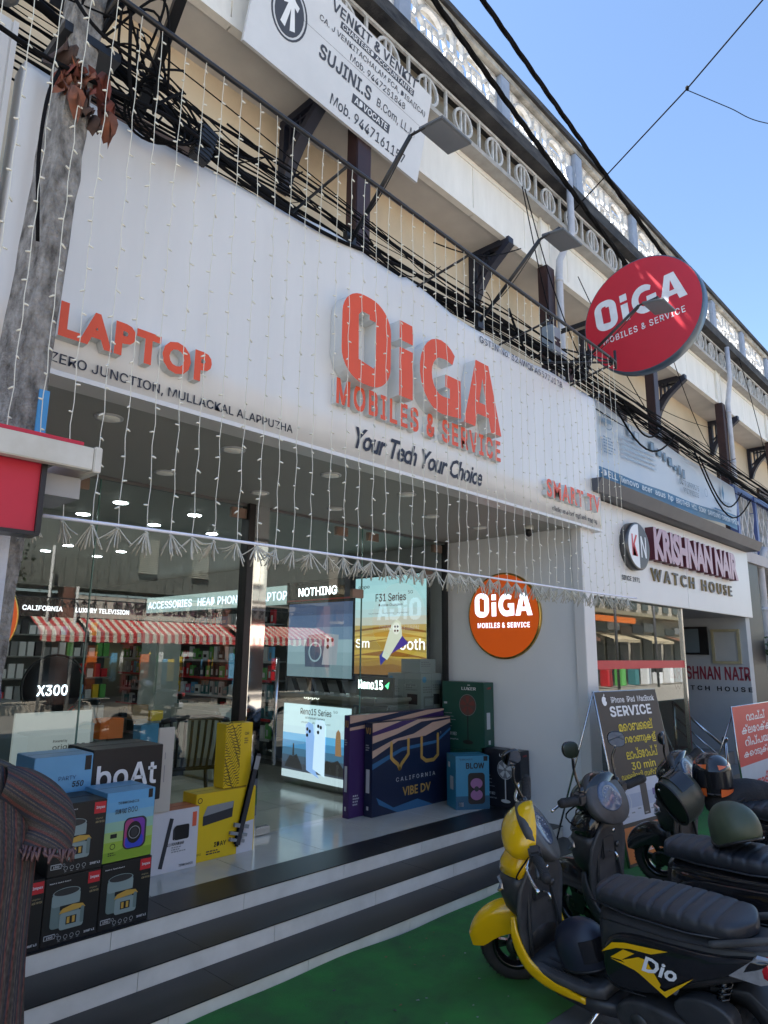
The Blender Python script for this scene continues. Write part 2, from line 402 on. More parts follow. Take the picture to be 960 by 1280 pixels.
bd.part('cornice', B().m(mat('cornice', (.42, .41, .39), .85, col2=(.3, .29, .27))).box(X0, X1, 3.82, 4.2, 7.042, 7.10).box(X0, X1, 3.90, 4.2, 7.102, 7.16))
bd.part('ornament_backing', B().m(strip_back).box(X0, X1, 4.05, 4.2, 7.162, 7.64))
b = B().m(lattice_m).box(X0, 26, 3.925, 3.955, 7.162, 7.195).box(X0, 26, 3.925, 3.955, 7.585, 7.62); bd.part('ornament_rail', b)
ringv = B().m(lattice_m)
def flat_ring(b, c, r, t, w_, n=18, axis='y'):
    secs = []
    for k in range(n):
        a = 2*math.pi*k/n; ca, sa = math.cos(a), math.sin(a)
        secs.append([(c[0]+(r-t)*ca, c[1]-w_, c[2]+(r-t)*sa), (c[0]+r*ca, c[1]-w_, c[2]+r*sa), (c[0]+r*ca, c[1]+w_, c[2]+r*sa), (c[0]+(r-t)*ca, c[1]+w_, c[2]+(r-t)*sa)])
    secs.append(secs[0]); b.loft(secs, caps=False, smooth=False)
flat_ring(ringv, (0, 0, 0), .17, .03, .015); ringv.box(-.05, -.025, -.012, .012, -.14, .14).box(.025, .05, -.012, .012, -.14, .14); rme = ringv.mesh('ornament_ring')
vme = B().m(lattice_m).box(-.015, .015, -.014, .014, -.195, .195).mesh('ornament_bar')
for k in range(36):
    xr = 1.05 + .61*k
    bd.inst('ornament_ring', rme, Matrix.Translation((xr-6, 3.94-6, 7.39)))
    bd.inst('ornament_bar', vme, Matrix.Translation((xr+.305-6, 3.94-6, 7.39)))
b = B().m(mold).box(X0, X1, 3.80, 4.35, 7.64, 7.73).box(X0, X1, 3.84, 4.3, 7.732, 7.88); bd.part('parapet_ledge', b)
b = B().m(rail_stone).box(X0, X1, 3.90, 4.10, 8.56, 8.64); b.m(mold).box(X0, X1, 3.86, 4.14, 8.642, 8.72); bd.part('parapet_rail', b)
# lattice panel 1.65 x .67
def seg(b, a, c, t=.022, w_=.03):
    b.bar((a[0], 0, a[1]), (c[0], 0, c[1]), w_, t, (0, 1, 0) if False else (0, 1, 0))
def lattice():
    b = B().m(lattice_m); W, H = 1.65, .67; n = 2; cw = W/n; T = .030
    def pl(pts, closed=False):
        q = list(pts) + ([pts[0]] if closed else [])
        for a, c in zip(q, q[1:]): b.bar((a[0], 0, a[1]), (c[0], 0, c[1]), .05, T, (0, 0.01, 1) if abs(c[0]-a[0]) > 1e-4 else (1, 0, 0))
    b.box(-W/2, -W/2+.035, -.03, .03, 0, H).box(W/2-.035, W/2, -.03, .03, 0, H).box(-W/2, W/2, -.03, .03, 0, .025).box(-W/2, W/2, -.03, .03, H-.02, H)
    for i in range(n):
        cx = -W/2 + cw*(i+.5); cz = H/2
        pl([(cx-.11, cz-.10), (cx+.11, cz-.10), (cx+.11, cz+.10), (cx-.11, cz+.10)], True); pl([(cx, cz-.10), (cx, cz+.10)])
        for sg in (-1, 1):
            pl([(cx+.21*math.cos(R(a)), cz+sg*(.14+.17*math.sin(R(a)))) for a in range(0, 181, 30)])
            pl([(cx-.21, cz+sg*.14), (cx-.11, cz+sg*.05)]); pl([(cx+.21, cz+sg*.14), (cx+.11, cz+sg*.05)])
        for dx in (-cw/2, cw/2):
            hx = cx+dx*(.78)
            for hz in (cz-.17, cz+.17):
                pl([(hx-.055, hz-.14), (hx+.055, hz-.14), (hx+.085, hz), (hx+.055, hz+.14), (hx-.055, hz+.14), (hx-.085, hz)], True)
        pl([(cx-.32+.08, cz+.17), (cx-.21, cz+.14)]); pl([(cx+.32-.08, cz+.17), (cx+.21, cz+.14)]); pl([(cx-.24, cz-.17), (cx-.21, cz-.14)]); pl([(cx+.24, cz-.17), (cx+.21, cz-.14)])
    return b.mesh('lattice_panel')
lm = lattice(); fixn(lm)
for k in range(-2, 14):
    xp = 6.16 + 1.847*k
    bd.part('parapet_post', B().m(post_blue).box(xp-.095, xp+.095, 3.905, 4.095, 7.882, 8.558, .006))
    bd.inst('lattice_panel', lm, Matrix.Translation((xp+.9235-6, 4.0-6, 7.885)))
# shutters in balcony wall
brown = mat('brown_shutter', (.07, .04, .025), .6, var=.2)
for xs_ in (1.9, 5.0, 9.9, 12.1, 15.2, 18):
    wn = bd.part('window', B().m(brown).box(xs_-.45, xs_-.38, 4.44, 4.499, 4.4, 5.55).box(xs_+.38, xs_+.45, 4.44, 4.499, 4.4, 5.55).box(xs_-.379, xs_+.379, 4.44, 4.499, 5.48, 5.55))
    for k in range(16): bd.part('slat', B().m(brown).box(xs_-.378, xs_+.378, 4.45, 4.49, 4.42+.066*k, 4.465+.066*k), parent=wn)
# triangular brackets
def bracket():
    b = B().m(navyp); t = .05
    b.box(-t, t, -.07, 0, -.72, 0).box(-t, t, -.58, -.07, -.075, 0)
    pts = bez([(0, -.035, -.71), (0, -.11, -.52), (0, -.27, -.30), (0, -.57, -.06)], 6)
    for a, c in zip(pts, pts[1:]): b.bar(a, c, 2*t, .075, (1, 0, 0) if False else (0, .5, -.5))
    for q in (.14, .21, .28): b.bar((0, -q, -.07), (0, -q*.98, -.9+q*1.9 if q > .3 else -.62+q*1.25), 2*t*.7, .022, (0, 1, 0))
    for q in (.0, .09, .18): b.bar((0, -.15-q, -.12), (0, -.42+q*.4, -.12+.0), 2*t*.7, .02, (0, 0, 1))
    for q in (.10, .20, .30): b.bar((0, -.07, -q-.3), (0, -.09-(.30-q)*.9-.1, -.1-q*.55), 2*t*.7, .02, (0, 1, 1))
    return b.mesh('bracket')
bm_ = bracket(); fixn(bm_)
for xb in (.55, 3.3, 6.2, 8.95, 11.65, 14.5, 17.1, 19.8): bd.inst('roof_bracket', bm_, Matrix.Translation((xb-6, 4.497-6, 6.397)))
# balcony railing visible beyond the sign
b = B().m(flat('rail_blue', (.08, .12, .30)))
for xr in (11.5, 12.5, 13.6): b.box(xr-.05, xr+.05, 3.24, 3.36, 3.1, 4.25)
b.box(11.4, 20, 3.26, 3.34, 4.2, 4.28).m(lattice_m)
for k in range(14):
    x = 11.55+.28*k
    b.bar((x, 3.3, 3.2), (x+.45, 3.3, 4.15), .04, .05, (0, 1, 0)); b.bar((x+.45, 3.305, 3.2), (x+.0, 3.305, 4.15), .04, .05, (0, 1, 0))
bd.part('balcony_railing', b)
# rain pipes
for nm, pts, lab in (('drain_pipe', [(7.45, 3.78, 7.98), (7.45, 3.78, 7.0), (7.2, 3.84, 6.52), (7.17, 3.84, 6.3), (7.17, 3.84, 3.2)], 'grey rain pipe bent over the fascia above the red round sign, beside a maroon column'),
                 ('drain_pipe', [(13.75, 3.80, 7.6), (13.75, 3.80, 6.9), (13.62, 3.84, 6.4), (13.62, 3.84, 3.3)], 'grey rain pipe running down past the far end of the pale blue banner')):
    b = B().m(tube_m); b.tube(pts, .045, 10)
    for z in (6.2, 5.2, 4.4): b.cyl((pts[-1][0], 3.84, z), (pts[-1][0], 3.84, z+.05), .052, 10)
    tag(link(nm, b), lab, 'pipe', 'rain pipes on the facade')
b = B().m(tube_m).tube([(11.9, 3.02, 3.3), (11.88, 3.05, 3.18), (11.89, 3.1, 3.05), (11.89, 3.1, .02)], .05, 10)
for z in (2.3, 1.2): b.cyl((11.89, 3.1, z), (11.89, 3.1, z+.06), .06, 10)
tag(link('drain_pipe', b), 'grey rain pipe standing at ground level right of the watch shop', 'pipe', 'rain pipes on the facade')
# dark opening beyond the watch shop
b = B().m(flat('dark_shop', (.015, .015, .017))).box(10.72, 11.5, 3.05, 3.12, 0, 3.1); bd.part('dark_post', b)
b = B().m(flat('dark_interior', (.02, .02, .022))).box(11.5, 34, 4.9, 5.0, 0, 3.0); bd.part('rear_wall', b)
bd.part('ground_floor_wall', B().m(cream).box(X0, -.72, 3.3, 4.6, 0, 2.975))

# ------------------------------------------------------------------ shop shell
b = B().m(soffit_m).box(-.6, 5.655, 2.86, 4.44, 2.745, 2.85); b.box(-.6, 5.66, 4.44, 13, 2.745, 2.85); struct('ceiling', b)
b = B().m(alcove).box(5.65, 5.80, 3.0, 4.46, 0, 2.744); b.m(flat('inner_wall', (.34, .35, .35))).box(5.65, 5.8, 4.461, 13, .05, 2.744); struct('wall_right', b)
b = B().m(white).box(5.60, 5.80, 2.90, 2.999, 0, 2.744, .004)
tag(link('corner_pillar', b), 'narrow white clad pillar closing the porch beside the watch shop', 'pillar')
b = B().m(flat('inner_wall2', (.30, .31, .31))).box(-.7, -.6, 3, 13, 0, 2.85).box(-.7, 5.66, 13, 13.1, 0, 2.85); struct('wall_back', b)

# ------------------------------------------------------------------ shop glass
gl = glass('shop_glass', (.82, .89, .86), .05)
gt = Thing('glass_shopfront', 'full height tinted glass shopfront with steel patch fittings under the OiGA sign', 'shopfront', (3, 4.45, .25))
def pane(x0, x1, nm='glass_pane', lab=None): gt.part(nm, B().m(gl).add([(x0, 4.45, .27), (x1, 4.45, .27), (x1, 4.45, 2.735), (x0, 4.45, 2.735)], [(0,1,2,3)]), label=lab, fix=False)
pane(.0, 1.895); pane(1.905, 3.07)
pane(4.375, 5.56)
gt.part('mullion', B().m(dark_frame).box(3.07, 3.13, 4.40, 4.50, .249, 2.744, .003), label='dark mullion between the display glass and the doorway')
gt.part('mullion', B().m(dark_frame).box(5.565, 5.60, 4.42, 4.48, .249, 2.744, .002))
gt.part('glass_edge', B().m(flat('glass_edge', (.10, .20, .17), .15)).box(1.896, 1.904, 4.444, 4.456, .26, 2.74).box(4.366, 4.374, 4.444, 4.456, .26, 2.74))
gt.part('head_channel', B().m(flat('channel', (.16, .17, .17), .4, metal=.6)).box(-.6, 5.6, 4.435, 4.465, 2.72, 2.744))
fit = B().m(mat('bronze_fitting', (.26, .19, .15), .35, .6)).box(-.07, .07, -.02, .02, -.04, .04, .004).mesh('patch_fitting'); fixn(fit)
for x, z in ((1.42, 2.67), (1.75, 2.67), (3.0, 2.66), (4.1, 2.66), (4.5, 2.66), (5.45, 2.66), (4.31, 2.12), (5.3, 2.38)): gt.inst('patch_fitting', fit, Matrix.Translation((x-3, .0, z-.25)))
pane(3.29, 4.365, 'door_pane')
gt.part('transom_pane', B().m(gl).add([(3.29, 4.452, 2.3), (4.36, 4.452, 2.3), (4.36, 4.452, 2.31), (3.29, 4.452, 2.31)], [(0,1,2,3)]), fix=False)
b = B().m(steel).box(3.29, 3.42, 4.425, 4.475, .255, .31, .004); gt.part('door_shoe', b)
b = B().m(steel).box(4.22, 4.40, 4.425, 4.475, .255, .35, .004); gt.part('door_shoe', b)
b = B().m(steel).tube([(3.40, 4.39, 1.55), (3.40, 4.39, .75)], .014, 10); b.cyl((3.40, 4.39, 1.45), (3.40, 4.45, 1.45), .008, 8).cyl((3.40, 4.39, .85), (3.40, 4.45, .85), .008, 8); gt.part('door_handle', b)
b = B().m(mirror_steel).box(3.134, 3.27, 4.40, 4.60, .249, 2.744, .004)
tag(link('steel_column', b), 'polished mirror steel column beside the dark mullion of the doorway', 'column')

# ------------------------------------------------------------------ main sign board
sb = Thing('shop_sign_board', 'long white shop sign board with raised red OiGA letters over the entrance', 'sign board', (3.4, 2.85, 3.4))
b = B(); xs = [.72 + (5.93-.72)*i/90 for i in range(91)]; rows = []
def ztop(x): return 4.10 + .05*math.sin((x-.8)*1.1) + .03*math.sin(x*2.6+.6) + (.03 if 3.2 < x < 4.2 else 0)
for x in xs:
    zt = ztop(x); k = []
    for z in (2.745, 3.0, 3.3, 3.6, 3.85): k.append((x, 2.85 + .002*math.sin(x*4+z*3), z))
    k.append((x, 2.852, zt-.10)); k.append((x, 2.86 + .006*math.sin(x*9), zt-.05)); k.append((x, 2.885+.01*math.sin(x*7), zt-.012)); k.append((x, 2.93, zt)); k.append((x, 3.0, zt-.005)); k.append((x, 3.0, 2.745))
    rows.append(k)
b.m(board_white).loft(rows, smooth=True)
sb.part('board_skin', b)
sb.part('edge_trim', B().m(white).box(.72, 5.935, 2.846, 2.99, 2.722, 2.744))
def islands(V):
    vs, fs, nz = V; par = list(range(len(vs)))
    def find(a):
        while par[a] != a: par[a] = par[par[a]]; a = par[a]
        return a
    for f in fs:
        for q in f[1:]: par[find(q)] = find(f[0])
    key = {}
    for i, v in enumerate(vs): key.setdefault((round(v.x, 4), round(v.y, 4)), []).append(i)
    for k in key.values():
        for q in k[1:]: par[find(q)] = find(k[0])
    gr = {}
    for fi, f in enumerate(fs): gr.setdefault(find(f[0]), []).append(fi)
    L = []
    for fl_ in gr.values():
        xs_ = [vs[i].x for fi in fl_ for i in fs[fi]]; L.append([min(xs_), max(xs_), fl_])
    L.sort(key=lambda q: q[0]); out = []
    for q in L:
        if out and q[0] < out[-1][1] - .5*min(q[1]-q[0], out[-1][1]-out[-1][0]): out[-1][1] = max(out[-1][1], q[1]); out[-1][2] += q[2]
        else: out.append(q)
    return out
def raised(th, s, x, z, w_, h_, d, m, side, y=2.85, bold=.03, spacing=1.0, res=3, parent=None, name='letter', V=None, native=True):
    """raised letters on the street side of plane y, one part per letter"""
    V = V or text_bm(s, .5, bold, res, spacing, 0, native); vs, fs, nz = V
    x0 = min(v.x for v in vs); x1 = max(v.x for v in vs); y0 = min(v.y for v in vs); y1 = max(v.y for v in vs)
    for a, c, fl_ in islands(V):
        b = B(); ids = sorted({i for fi in fl_ for i in fs[fi]}); mp = {q: k for k, q in enumerate(ids)}
        pts = [(x+(vs[i].x-x0)/(x1-x0)*w_, y-d*(vs[i].z+.5)-.001, z+(vs[i].y-y0)/(y1-y0)*h_) for i in ids]
        b.m(m).add(pts, [[mp[i] for i in fs[fi]] for fi in fl_ if nz[fi] > .5], False)
        b.m(side).add(pts, [[mp[i] for i in fs[fi]] for fi in fl_ if nz[fi] <= .5], False)
        th.part(name, b, fix=False, parent=parent)
def logo_raised(th, x, z, w_, h_, d, m, side, y):
    for ch in 'OiGA':
        vs, fs, nz = shape_bm(LOGO[ch], .5); b = B(); sx = w_/3.04
        pts = [(x+v.x*sx, y-d*(v.z+.5)-.001, z+v.y*h_) for v in vs]
        b.m(m).add(pts, [f for f, q in zip(fs, nz) if q > .5], False); b.m(side).add(pts, [f for f, q in zip(fs, nz) if q <= .5], False)
        th.part('letter', b, fix=False)
logo_raised(sb, 2.50, 3.195, 1.64, .515, .10, sign_red, letter_side, 2.85)
raised(sb, 'MOBILES & SERVICE', 2.52, 3.02, 1.69, .165, .042, sign_red, letter_side, bold=.05, spacing=1.15, native=False)
raised(sb, 'LAPTOP', .955, 2.875, .73, .16, .05, sign_red, letter_side, bold=.05, spacing=1.15)
raised(sb, 'SMART TV', 4.87, 2.875, .95, .155, .045, sign_red, letter_side, bold=.03, spacing=1.1)
b = B(); fc = Face(b, (0, 2.8475, 0), (1, 0, 0), (0, 0, 1))
fc.text('ZERO JUNCTION, MULLACKAL ALAPPUZHA', .95, 2.765, 1.29, .055, navy_txt, bold=.015)
fc.text('GSTIN No. 32AWQPA5577J1Z8', 4.02, 3.945, 1.26, .06, navy_txt, bold=.006)
fc.text('Your Tech Your Choice', 2.72, 2.80, 1.30, .14, navy_txt, z=.003, bold=.02, shear=.4, spacing=.9, native=True)
fc.text('നിങ്ങ തകിടൻ നൂട്ടണി ആളവൂ', 5.02, 2.775, .8, .055, navy_txt, bold=.01)
sb.part('printed_lettering', b, fix=False)

# ------------------------------------------------------------------ red round sign and orange round sign
def round_sign(name, label, c, r, Rt, U, depth, face, rim, rim_t, logo_m, sw, group=None, tw=.9):
    c = Vector(c); Rv = Vector(Rt).normalized(); Uv = Vector(U).normalized(); N = Rv.cross(Uv)
    th = Thing(name, label, 'sign', c)
    n = 48; b = B().m(rim)
    b.lathe(c - N*depth, N, [(0, .01), (0, r-.01), (.01, r), (depth-.006, r), (depth, r-.004), (depth, r-rim_t)], 56); th.part('rim', b)
    b = B(); fc = Face(b, c, Rv, Uv); fc.disc(0, 0, r-rim_t, face, z=.0008, n=56); th.part('face', b, fix=False)
    b = B(); fc = Face(b, c, Rv, Uv); draw_logo(fc, -sw/2, -.02*r/.6, sw, sw*.36, logo_m, .002)
    fc.text('MOBILES & SERVICE', -sw*tw/2, -.17*r/.6, sw*tw, sw*.075, logo_m, .002, bold=.02, spacing=1.15); th.part('logo', b, fix=False)
    return th
red_face = mat('sign_vinyl_red', (.50, .012, .030), .35, var=.03)
rs = round_sign('round_sign', 'large red round OiGA sign projecting from the balcony above the street', (6.30, 2.50, 4.95), .605, (0, -1, .10), (0, .10, 1), .13, red_face, flat('sign_rim_dark', (.05, .08, .12), .3), .012, mat('sign_white_vinyl', (.72, .74, .78), .35), .93)
b = B().m(black).bar((6.38, 3.0, 5.1), (6.38, 3.6, 5.1), .04, .04).bar((6.38, 3.05, 4.7), (6.38, 3.6, 4.7), .04, .04).bar((6.38, 3.6, 4.2), (6.38, 3.6, 5.3), .05, .05).bar((6.38, 3.6, 4.25), (6.38, 3.02, 4.25), .04, .04); rs.part('bracket', b)
orange_face = mat('lit_orange', (.62, .10, .008), .4, var=.03, emit=(.9, .12, .005), estr=.06)
lit_white = mat('lit_letters', (.7, .75, .85), .4, emit=(.72, .82, 1.0), estr=.45)
os_ = round_sign('round_sign', 'orange round OiGA sign with gold rim on the grey porch wall', (5.62, 3.765, 1.965), .415, (0, -1, 0), (0, 0, 1), .05, orange_face, mat('gold_rim', (.55, .36, .10), .22, 1, var=.1), .018, lit_white, .66)
ls_ = round_sign('round_sign', 'small orange round OiGA sign half cut off behind the left glass', (1.16, 4.40, 1.775), .31, (1, 0, 0), (0, 0, 1), .03, orange_face, MC['gold_rim'], .012, lit_white, .50)

# ------------------------------------------------------------------ advocate board
brd = Thing('advocate_board', 'white chartered accountant and advocate name board hung below the parapet', 'sign board', (3.4, 3.8, 6.1))
A = Vector((2.40, 3.85, 6.20)); Bv = Vector((4.44, 3.85, 6.10)); Cc = Vector((4.52, 3.70, 6.98)); Rv = (Bv-A).normalized(); Uv = (Cc-Bv); Uv = (Uv - Rv*Uv.dot(Rv)).normalized(); Wd = (Bv-A).length; Hh = 1.02
Nn = Rv.cross(Uv)
b = B().m(mat('board_pvc', (.60, .61, .63), .5, var=.05, scale=3)); q = [A, Bv, Bv+Uv*.92, A+Uv*1.02]; b.add(q+[p-Nn*.03 for p in q], [(0,1,2,3), (7,6,5,4), (0,4,5,1), (1,5,6,2), (2,6,7,3), (3,7,4,0)]); brd.part('panel', b)
b = B(); fc = Face(b, A, Rv, Uv); ink = flat('faded_ink', (.05, .05, .06)); 
fc.disc(.34, .50, .145, ink, ry=.20); fc.ring(.34, .50, .18, .018, ink, ry=1.3)
fc.poly([(.34, .66), (.30, .62), (.26, .60), (.27, .55), (.31, .57), (.27, .38), (.32, .36), (.345, .54), (.37, .36), (.42, .38), (.375, .57), (.41, .55), (.42, .60), (.38, .62)], PW, .003)
fc.text('VENKIT & VENKIT', .72, .84, 1.10, .10, ink, bold=.04); fc.rect(.84, .755, 1.80, .82, ink, .0015); fc.text('CHARTERED ACCOUNTANTS', .86, .765, .92, .045, PW, .003, bold=.02)
fc.text('CA. J VENKITACHALAM FCA, DISA(ICA)', .62, .655, 1.37, .065, ink, bold=.015); fc.text('Mob. 9447251848', 1.0, .56, .72, .065, ink, bold=.012)
fc.rect(0, .54, Wd, .543, ink); fc.text('SUJINI.S', .68, .36, .62, .13, ink, bold=.045); fc.text('B.Com, LL.M', 1.38, .36, .52, .10, ink, bold=.015)
fc.rect(1.10, .22, 1.58, .31, ink, .0015); fc.text('ADVOCATE', 1.13, .235, .42, .06, PW, .003, bold=.03); fc.text('Mob. 9447161157', .88, .06, .95, .10, ink, bold=.02)
fc.poly([(.30, .86), (.34, .90), (.42, 1.0), (.40, 1.0)], flat('swoosh_blue', (.05, .25, .45)))
brd.part('printed_lettering', b, fix=False)
b = B().m(black)
for t in (.1, .9):
    p = A.lerp(Bv, t); b.cyl(p+Uv*.95, p+Uv*.95+Vector((0, .2, .2)), .008, 6); b.cyl(p+Vector((0, .02, .03)), (p.x, 4.0, p.z+.2), .008, 6)
brd.part('hanger', b)

# ------------------------------------------------------------------ blue banner above the watch shop
bn = Thing('service_banner', 'faded pale blue computer service banner strung above the watch house canopy', 'banner', (9, 3.2, 3.8))
b = B(); A = Vector((6.25, 3.2, 3.38)); n = 30; L = 5.0
pale = mat('banner_pale_blue', (.42, .50, .58), .5, col2=(.52, .57, .62), scale=.9); dkb = mat('banner_blue', (.035, .14, .26), .5, var=.1)
rows = []
for i in range(n+1):
    t = i/n; x = A.x + L*t; h = .92 - .26*t + .012*math.sin(t*21); zb = 3.40+.12*t + .012*math.sin(t*17)
    rows.append([(x, 3.2+.012*math.sin(t*19), zb), (x, 3.195+.012*math.sin(t*14+1), zb+.16), (x, 3.2+.02*math.sin(t*11), zb+h*.6), (x, 3.2, zb+h)])
vs = [p for r_ in rows for p in r_]
b.m(dkb).add(vs, [(i*4, i*4+4, i*4+5, i*4+1) for i in range(n)], True); b.m(pale).add(vs, [(i*4+k, i*4+4+k, i*4+5+k, i*4+1+k) for i in range(n) for k in (1, 2)], True)
bn.part('sheet', b, fix=False)
b = B(); fc = Face(b, (6.25, 3.165, 3.40), (1, 0, .024), (-.02, 0, 1)); ink = flat('banner_ink', (.06, .09, .12)); soft = flat('banner_soft', (.16, .24, .33))
fc.text('acer  DELL  lenovo  acer  asus  hp', .05, .04, 2.3, .09, flat('banner_white', (.6, .66, .7)), bold=.02); fc.text('BROTHER  HCL  SONY  SAMSUNG  CANON  EPSON', 2.45, .05, 2.5, .07, flat('banner_white', (.6,.66,.7)), bold=.02)
fc.ring(.62, .70, .12, .012, soft, ry=.8); fc.rect(.52, .68, .72, .73, soft); fc.lines(.48, .50, .30, 6, .018, soft); fc.lines(.95, .6, 1.0, 5, .022, flat('banner_faint', (.34, .42, .49)), 2.6, seed=4)
for k, (x, w_, h_) in enumerate(((1.15, .10, .14), (1.30, .13, .12), (1.75, .12, .12), (1.95, .13, .10), (2.15, .07, .12), (2.30, .12, .12), (2.47, .09, .07), (2.62, .08, .13), (2.75, .09, .13))):
    fc.rect(x, .66-.03*k, x+w_, .66-.03*k+h_, ink if k > 1 else soft); fc.rect(x+.015, .675-.03*k, x+w_-.015, .65-.03*k+h_, soft if k > 1 else pale, .002)
fc.text('0477 2970575', 2.62, .33, .70, .075, ink, bold=.02); fc.text('9927993535', 2.74, .235, .55, .07, ink, bold=.02)
fc.poly([(4.28, .47), (4.33, .60), (4.38, .47), (4.33, .34)], dkb); fc.ring(3.6, .36, .06, .01, soft); fc.text('Anugraha', 4.0, .28, .7, .08, soft, bold=.01); fc.text('Computer Shop', 4.05, .21, .6, .05, ink); fc.rect(3.9, .17, 4.9, .195, dkb); fc.lines(4.0, .13, .8, 2, .02, soft)
bn.part('printed_lettering', b, fix=False)

# ------------------------------------------------------------------ watch house
kw = Thing('watch_house_front', 'white watch shop front with purple raised name letters and grey canopy strip', 'shop front', (8, 3, 1.5))
kx0, kx1 = 5.81, 10.68
for a, c in ((kx0, 8.25), (8.256, kx1)): kw.part('sign_panel', B().m(white).box(a, c, 2.95, 3.0, 2.14, 3.075, .003))
canopy = mat('canopy_grey', (.075, .08, .095), .5, var=.1)
kw.part('canopy', B().m(canopy).add([(5.75, 2.80, 3.085), (10.75, 2.80, 3.085), (10.75, 2.74, 3.20), (5.75, 2.74, 3.20), (5.75, 3.15, 3.085), (10.75, 3.15, 3.085), (10.75, 3.15, 3.22), (5.75, 3.15, 3.22)], [(0,1,2,3), (3,2,6,7), (0,4,5,1), (4,7,6,5), (0,3,7,4), (1,5,6,2)]))
plum = mat('plum_letters', (.17, .03, .055), .35, var=.05); plum_s = mat('plum_side', (.10, .02, .035), .4)
chrome_side = mat('plum_face', (.40, .22, .27), .35, var=.12)
raised(kw, 'KRISHNAN NAIR', 7.14, 2.59, 2.74, .36, .09, chrome_side, plum_s, y=2.95, bold=.05, spacing=.92)
raised(kw, 'WATCH HOUSE', 7.2, 2.38, 2.6, .14, .02, flat('dark_letter', (.035, .035, .045)), flat('gold_side', (.25, .19, .08)), y=2.95, bold=.015, spacing=1.6)
b = B().m(flat('kn_rim', (.10, .10, .10), .3, metal=.5)); 
secs = []
for dy, r_ in ((0, 1), (.08, 1), (.085, .96), (.085, .92)): secs.append([(6.76+.27*r_*math.cos(2*math.pi*k/40), 2.95-dy, 2.69+.245*r_*math.sin(2*math.pi*k/40)) for k in range(40)])
b.loft(secs); em = kw.part('emblem', b)
b = B(); fc = Face(b, (6.76, 2.864, 2.69), (1, 0, 0), (0, 0, 1)); fc.poly([(.25*math.cos(R(a)), .225*math.sin(R(a))) for a in range(-90, 91, 10)], flat('emblem_dark', (.06, .06, .065)), .001); fc.poly([(.25*math.cos(R(a)), .225*math.sin(R(a))) for a in range(90, 271, 10)], PW, .001)
fc.text('K', -.17, -.11, .13, .22, PR, bold=.02); fc.text('N', .04, -.11, .13, .22, PW, bold=.02); kw.part('emblem_face', b, fix=False, parent=em, local=False)
b = B(); fc = Face(b, (0, 2.948, 0), (1, 0, 0), (0, 0, 1)); fc.text('SINCE 1971', 6.50, 2.335, .42, .05, PK, bold=.04); kw.part('printed_lettering', b, fix=False)
# glass, side wall, floor
gk = glass('watch_glass', (.72, .76, .66), .07)
kw.part('glass_pane', B().m(gk).add([(5.81, 3.02, .1), (8.15, 3.02, .1), (8.15, 3.02, 2.139), (5.81, 3.02, 2.139)], [(0,1,2,3)]), fix=False)
kw.part('glass_pane', B().m(gk).add([(8.15, 3.02, .1), (8.15, 4.9, .1), (8.15, 4.9, 2.139), (8.15, 3.02, 2.139)], [(0,1,2,3)]), label='side glass pane facing the entrance passage', fix=False)
kw.part('red_band', B().m(PR).box(5.81, 8.14, 3.012, 3.018, 1.47, 1.55))
kw.part('post', B().m(steel).box(8.13, 8.17, 3.0, 3.04, .05, 2.139))
kw.part('soffit', B().m(flat('watch_soffit', (.25, .25, .26))).box(8.16, 10.5, 3.0, 5.4, 2.142, 2.2)); kw.part('soffit', B().m(flat('watch_ceiling', (.2, .19, .16))).box(5.81, 8.15, 3.03, 6.5, 2.142, 2.2))
pw = mat('passage_wall', (.36, .385, .41), .5, var=.06, scale=2)
kw.part('side_wall', B().m(pw).box(10.5, 10.68, 3.0, 5.4, 0, 2.142))
kw.part('rear_wall', B().m(pw).box(8.16, 10.5, 5.3, 5.4, 0, 2.142)); kw.part('rear_wall', B().m(flat('display_back', (.28, .26, .18))).box(5.81, 8.14, 5.5, 5.6, 0, 2.142))
kw.part('floor_slab', B().m(mat('grey_stone', (.20, .20, .19), .6, var=.1)).box(5.81, 10.5, 3.3, 5.5, 0, .32).box(5.81, 10.5, 3.0, 3.3, 0, .16))
fc_b = B(); fc = Face(fc_b, (10.497, 4.10, 0), (0, -1, 0), (0, 0, 1)); fc.text('KRISHNAN NAIR', 0, 1.27, 1.1, .19, mat('plum_print', (.24, .03, .05)), bold=.04); fc.text('WATCH HOUSE', .05, 1.12, 1.06, .065, PK, bold=.04, spacing=1.4); kw.part('printed_lettering', fc_b, fix=False)
b = B().m(mat('brass_frame', (.42, .38, .24), .4, .3)); y0, y1, z0, z1 = 3.09, 3.47, 1.50, 1.98
b.box(10.46, 10.499, y0, y1, z0, z0+.035).box(10.46, 10.499, y0, y1, z1-.035, z1).box(10.46, 10.499, y0, y0+.035, z0+.036, z1-.036).box(10.46, 10.499, y1-.035, y1, z0+.036, z1-.036); fr = kw.part('notice_frame', b)
kw.part('notice_panel', B().m(flat('notice_grey', (.36, .37, .36))).box(10.48, 10.499, y0+.036, y1-.036, z0+.036, z1-.036), parent=fr, local=False)
kw.part('wall_window', B().m(dark_frame).box(10.47, 10.499, 3.52, 3.88, 1.62, 2.02).m(flat('pane_blue', (.12, .16, .19), .1)).box(10.465, 10.469, 3.64, 3.86, 1.65, 1.99))
b = B().m(steel); b.cyl((9.3, 3.02, .0), (9.3, 3.02, .56), .022, 10); b.lathe((9.3, 3.02, .56), (0, 0, 1), [(0, .012), (.01, .03), (.035, .04), (.06, .03), (.072, .001)], 14)
for dz in (0, -.17, -.30): b.tube([(9.3, 3.03, .50+dz), (9.3, 3.62, 1.0+dz)], .016 if dz == 0 else .010, 8)
b.cyl((9.3, 3.62, .1), (9.3, 3.62, 1.02), .018, 8)
tag(link('handrail', b), 'stainless steel handrail with ball finial climbing to the watch shop door', 'handrail')
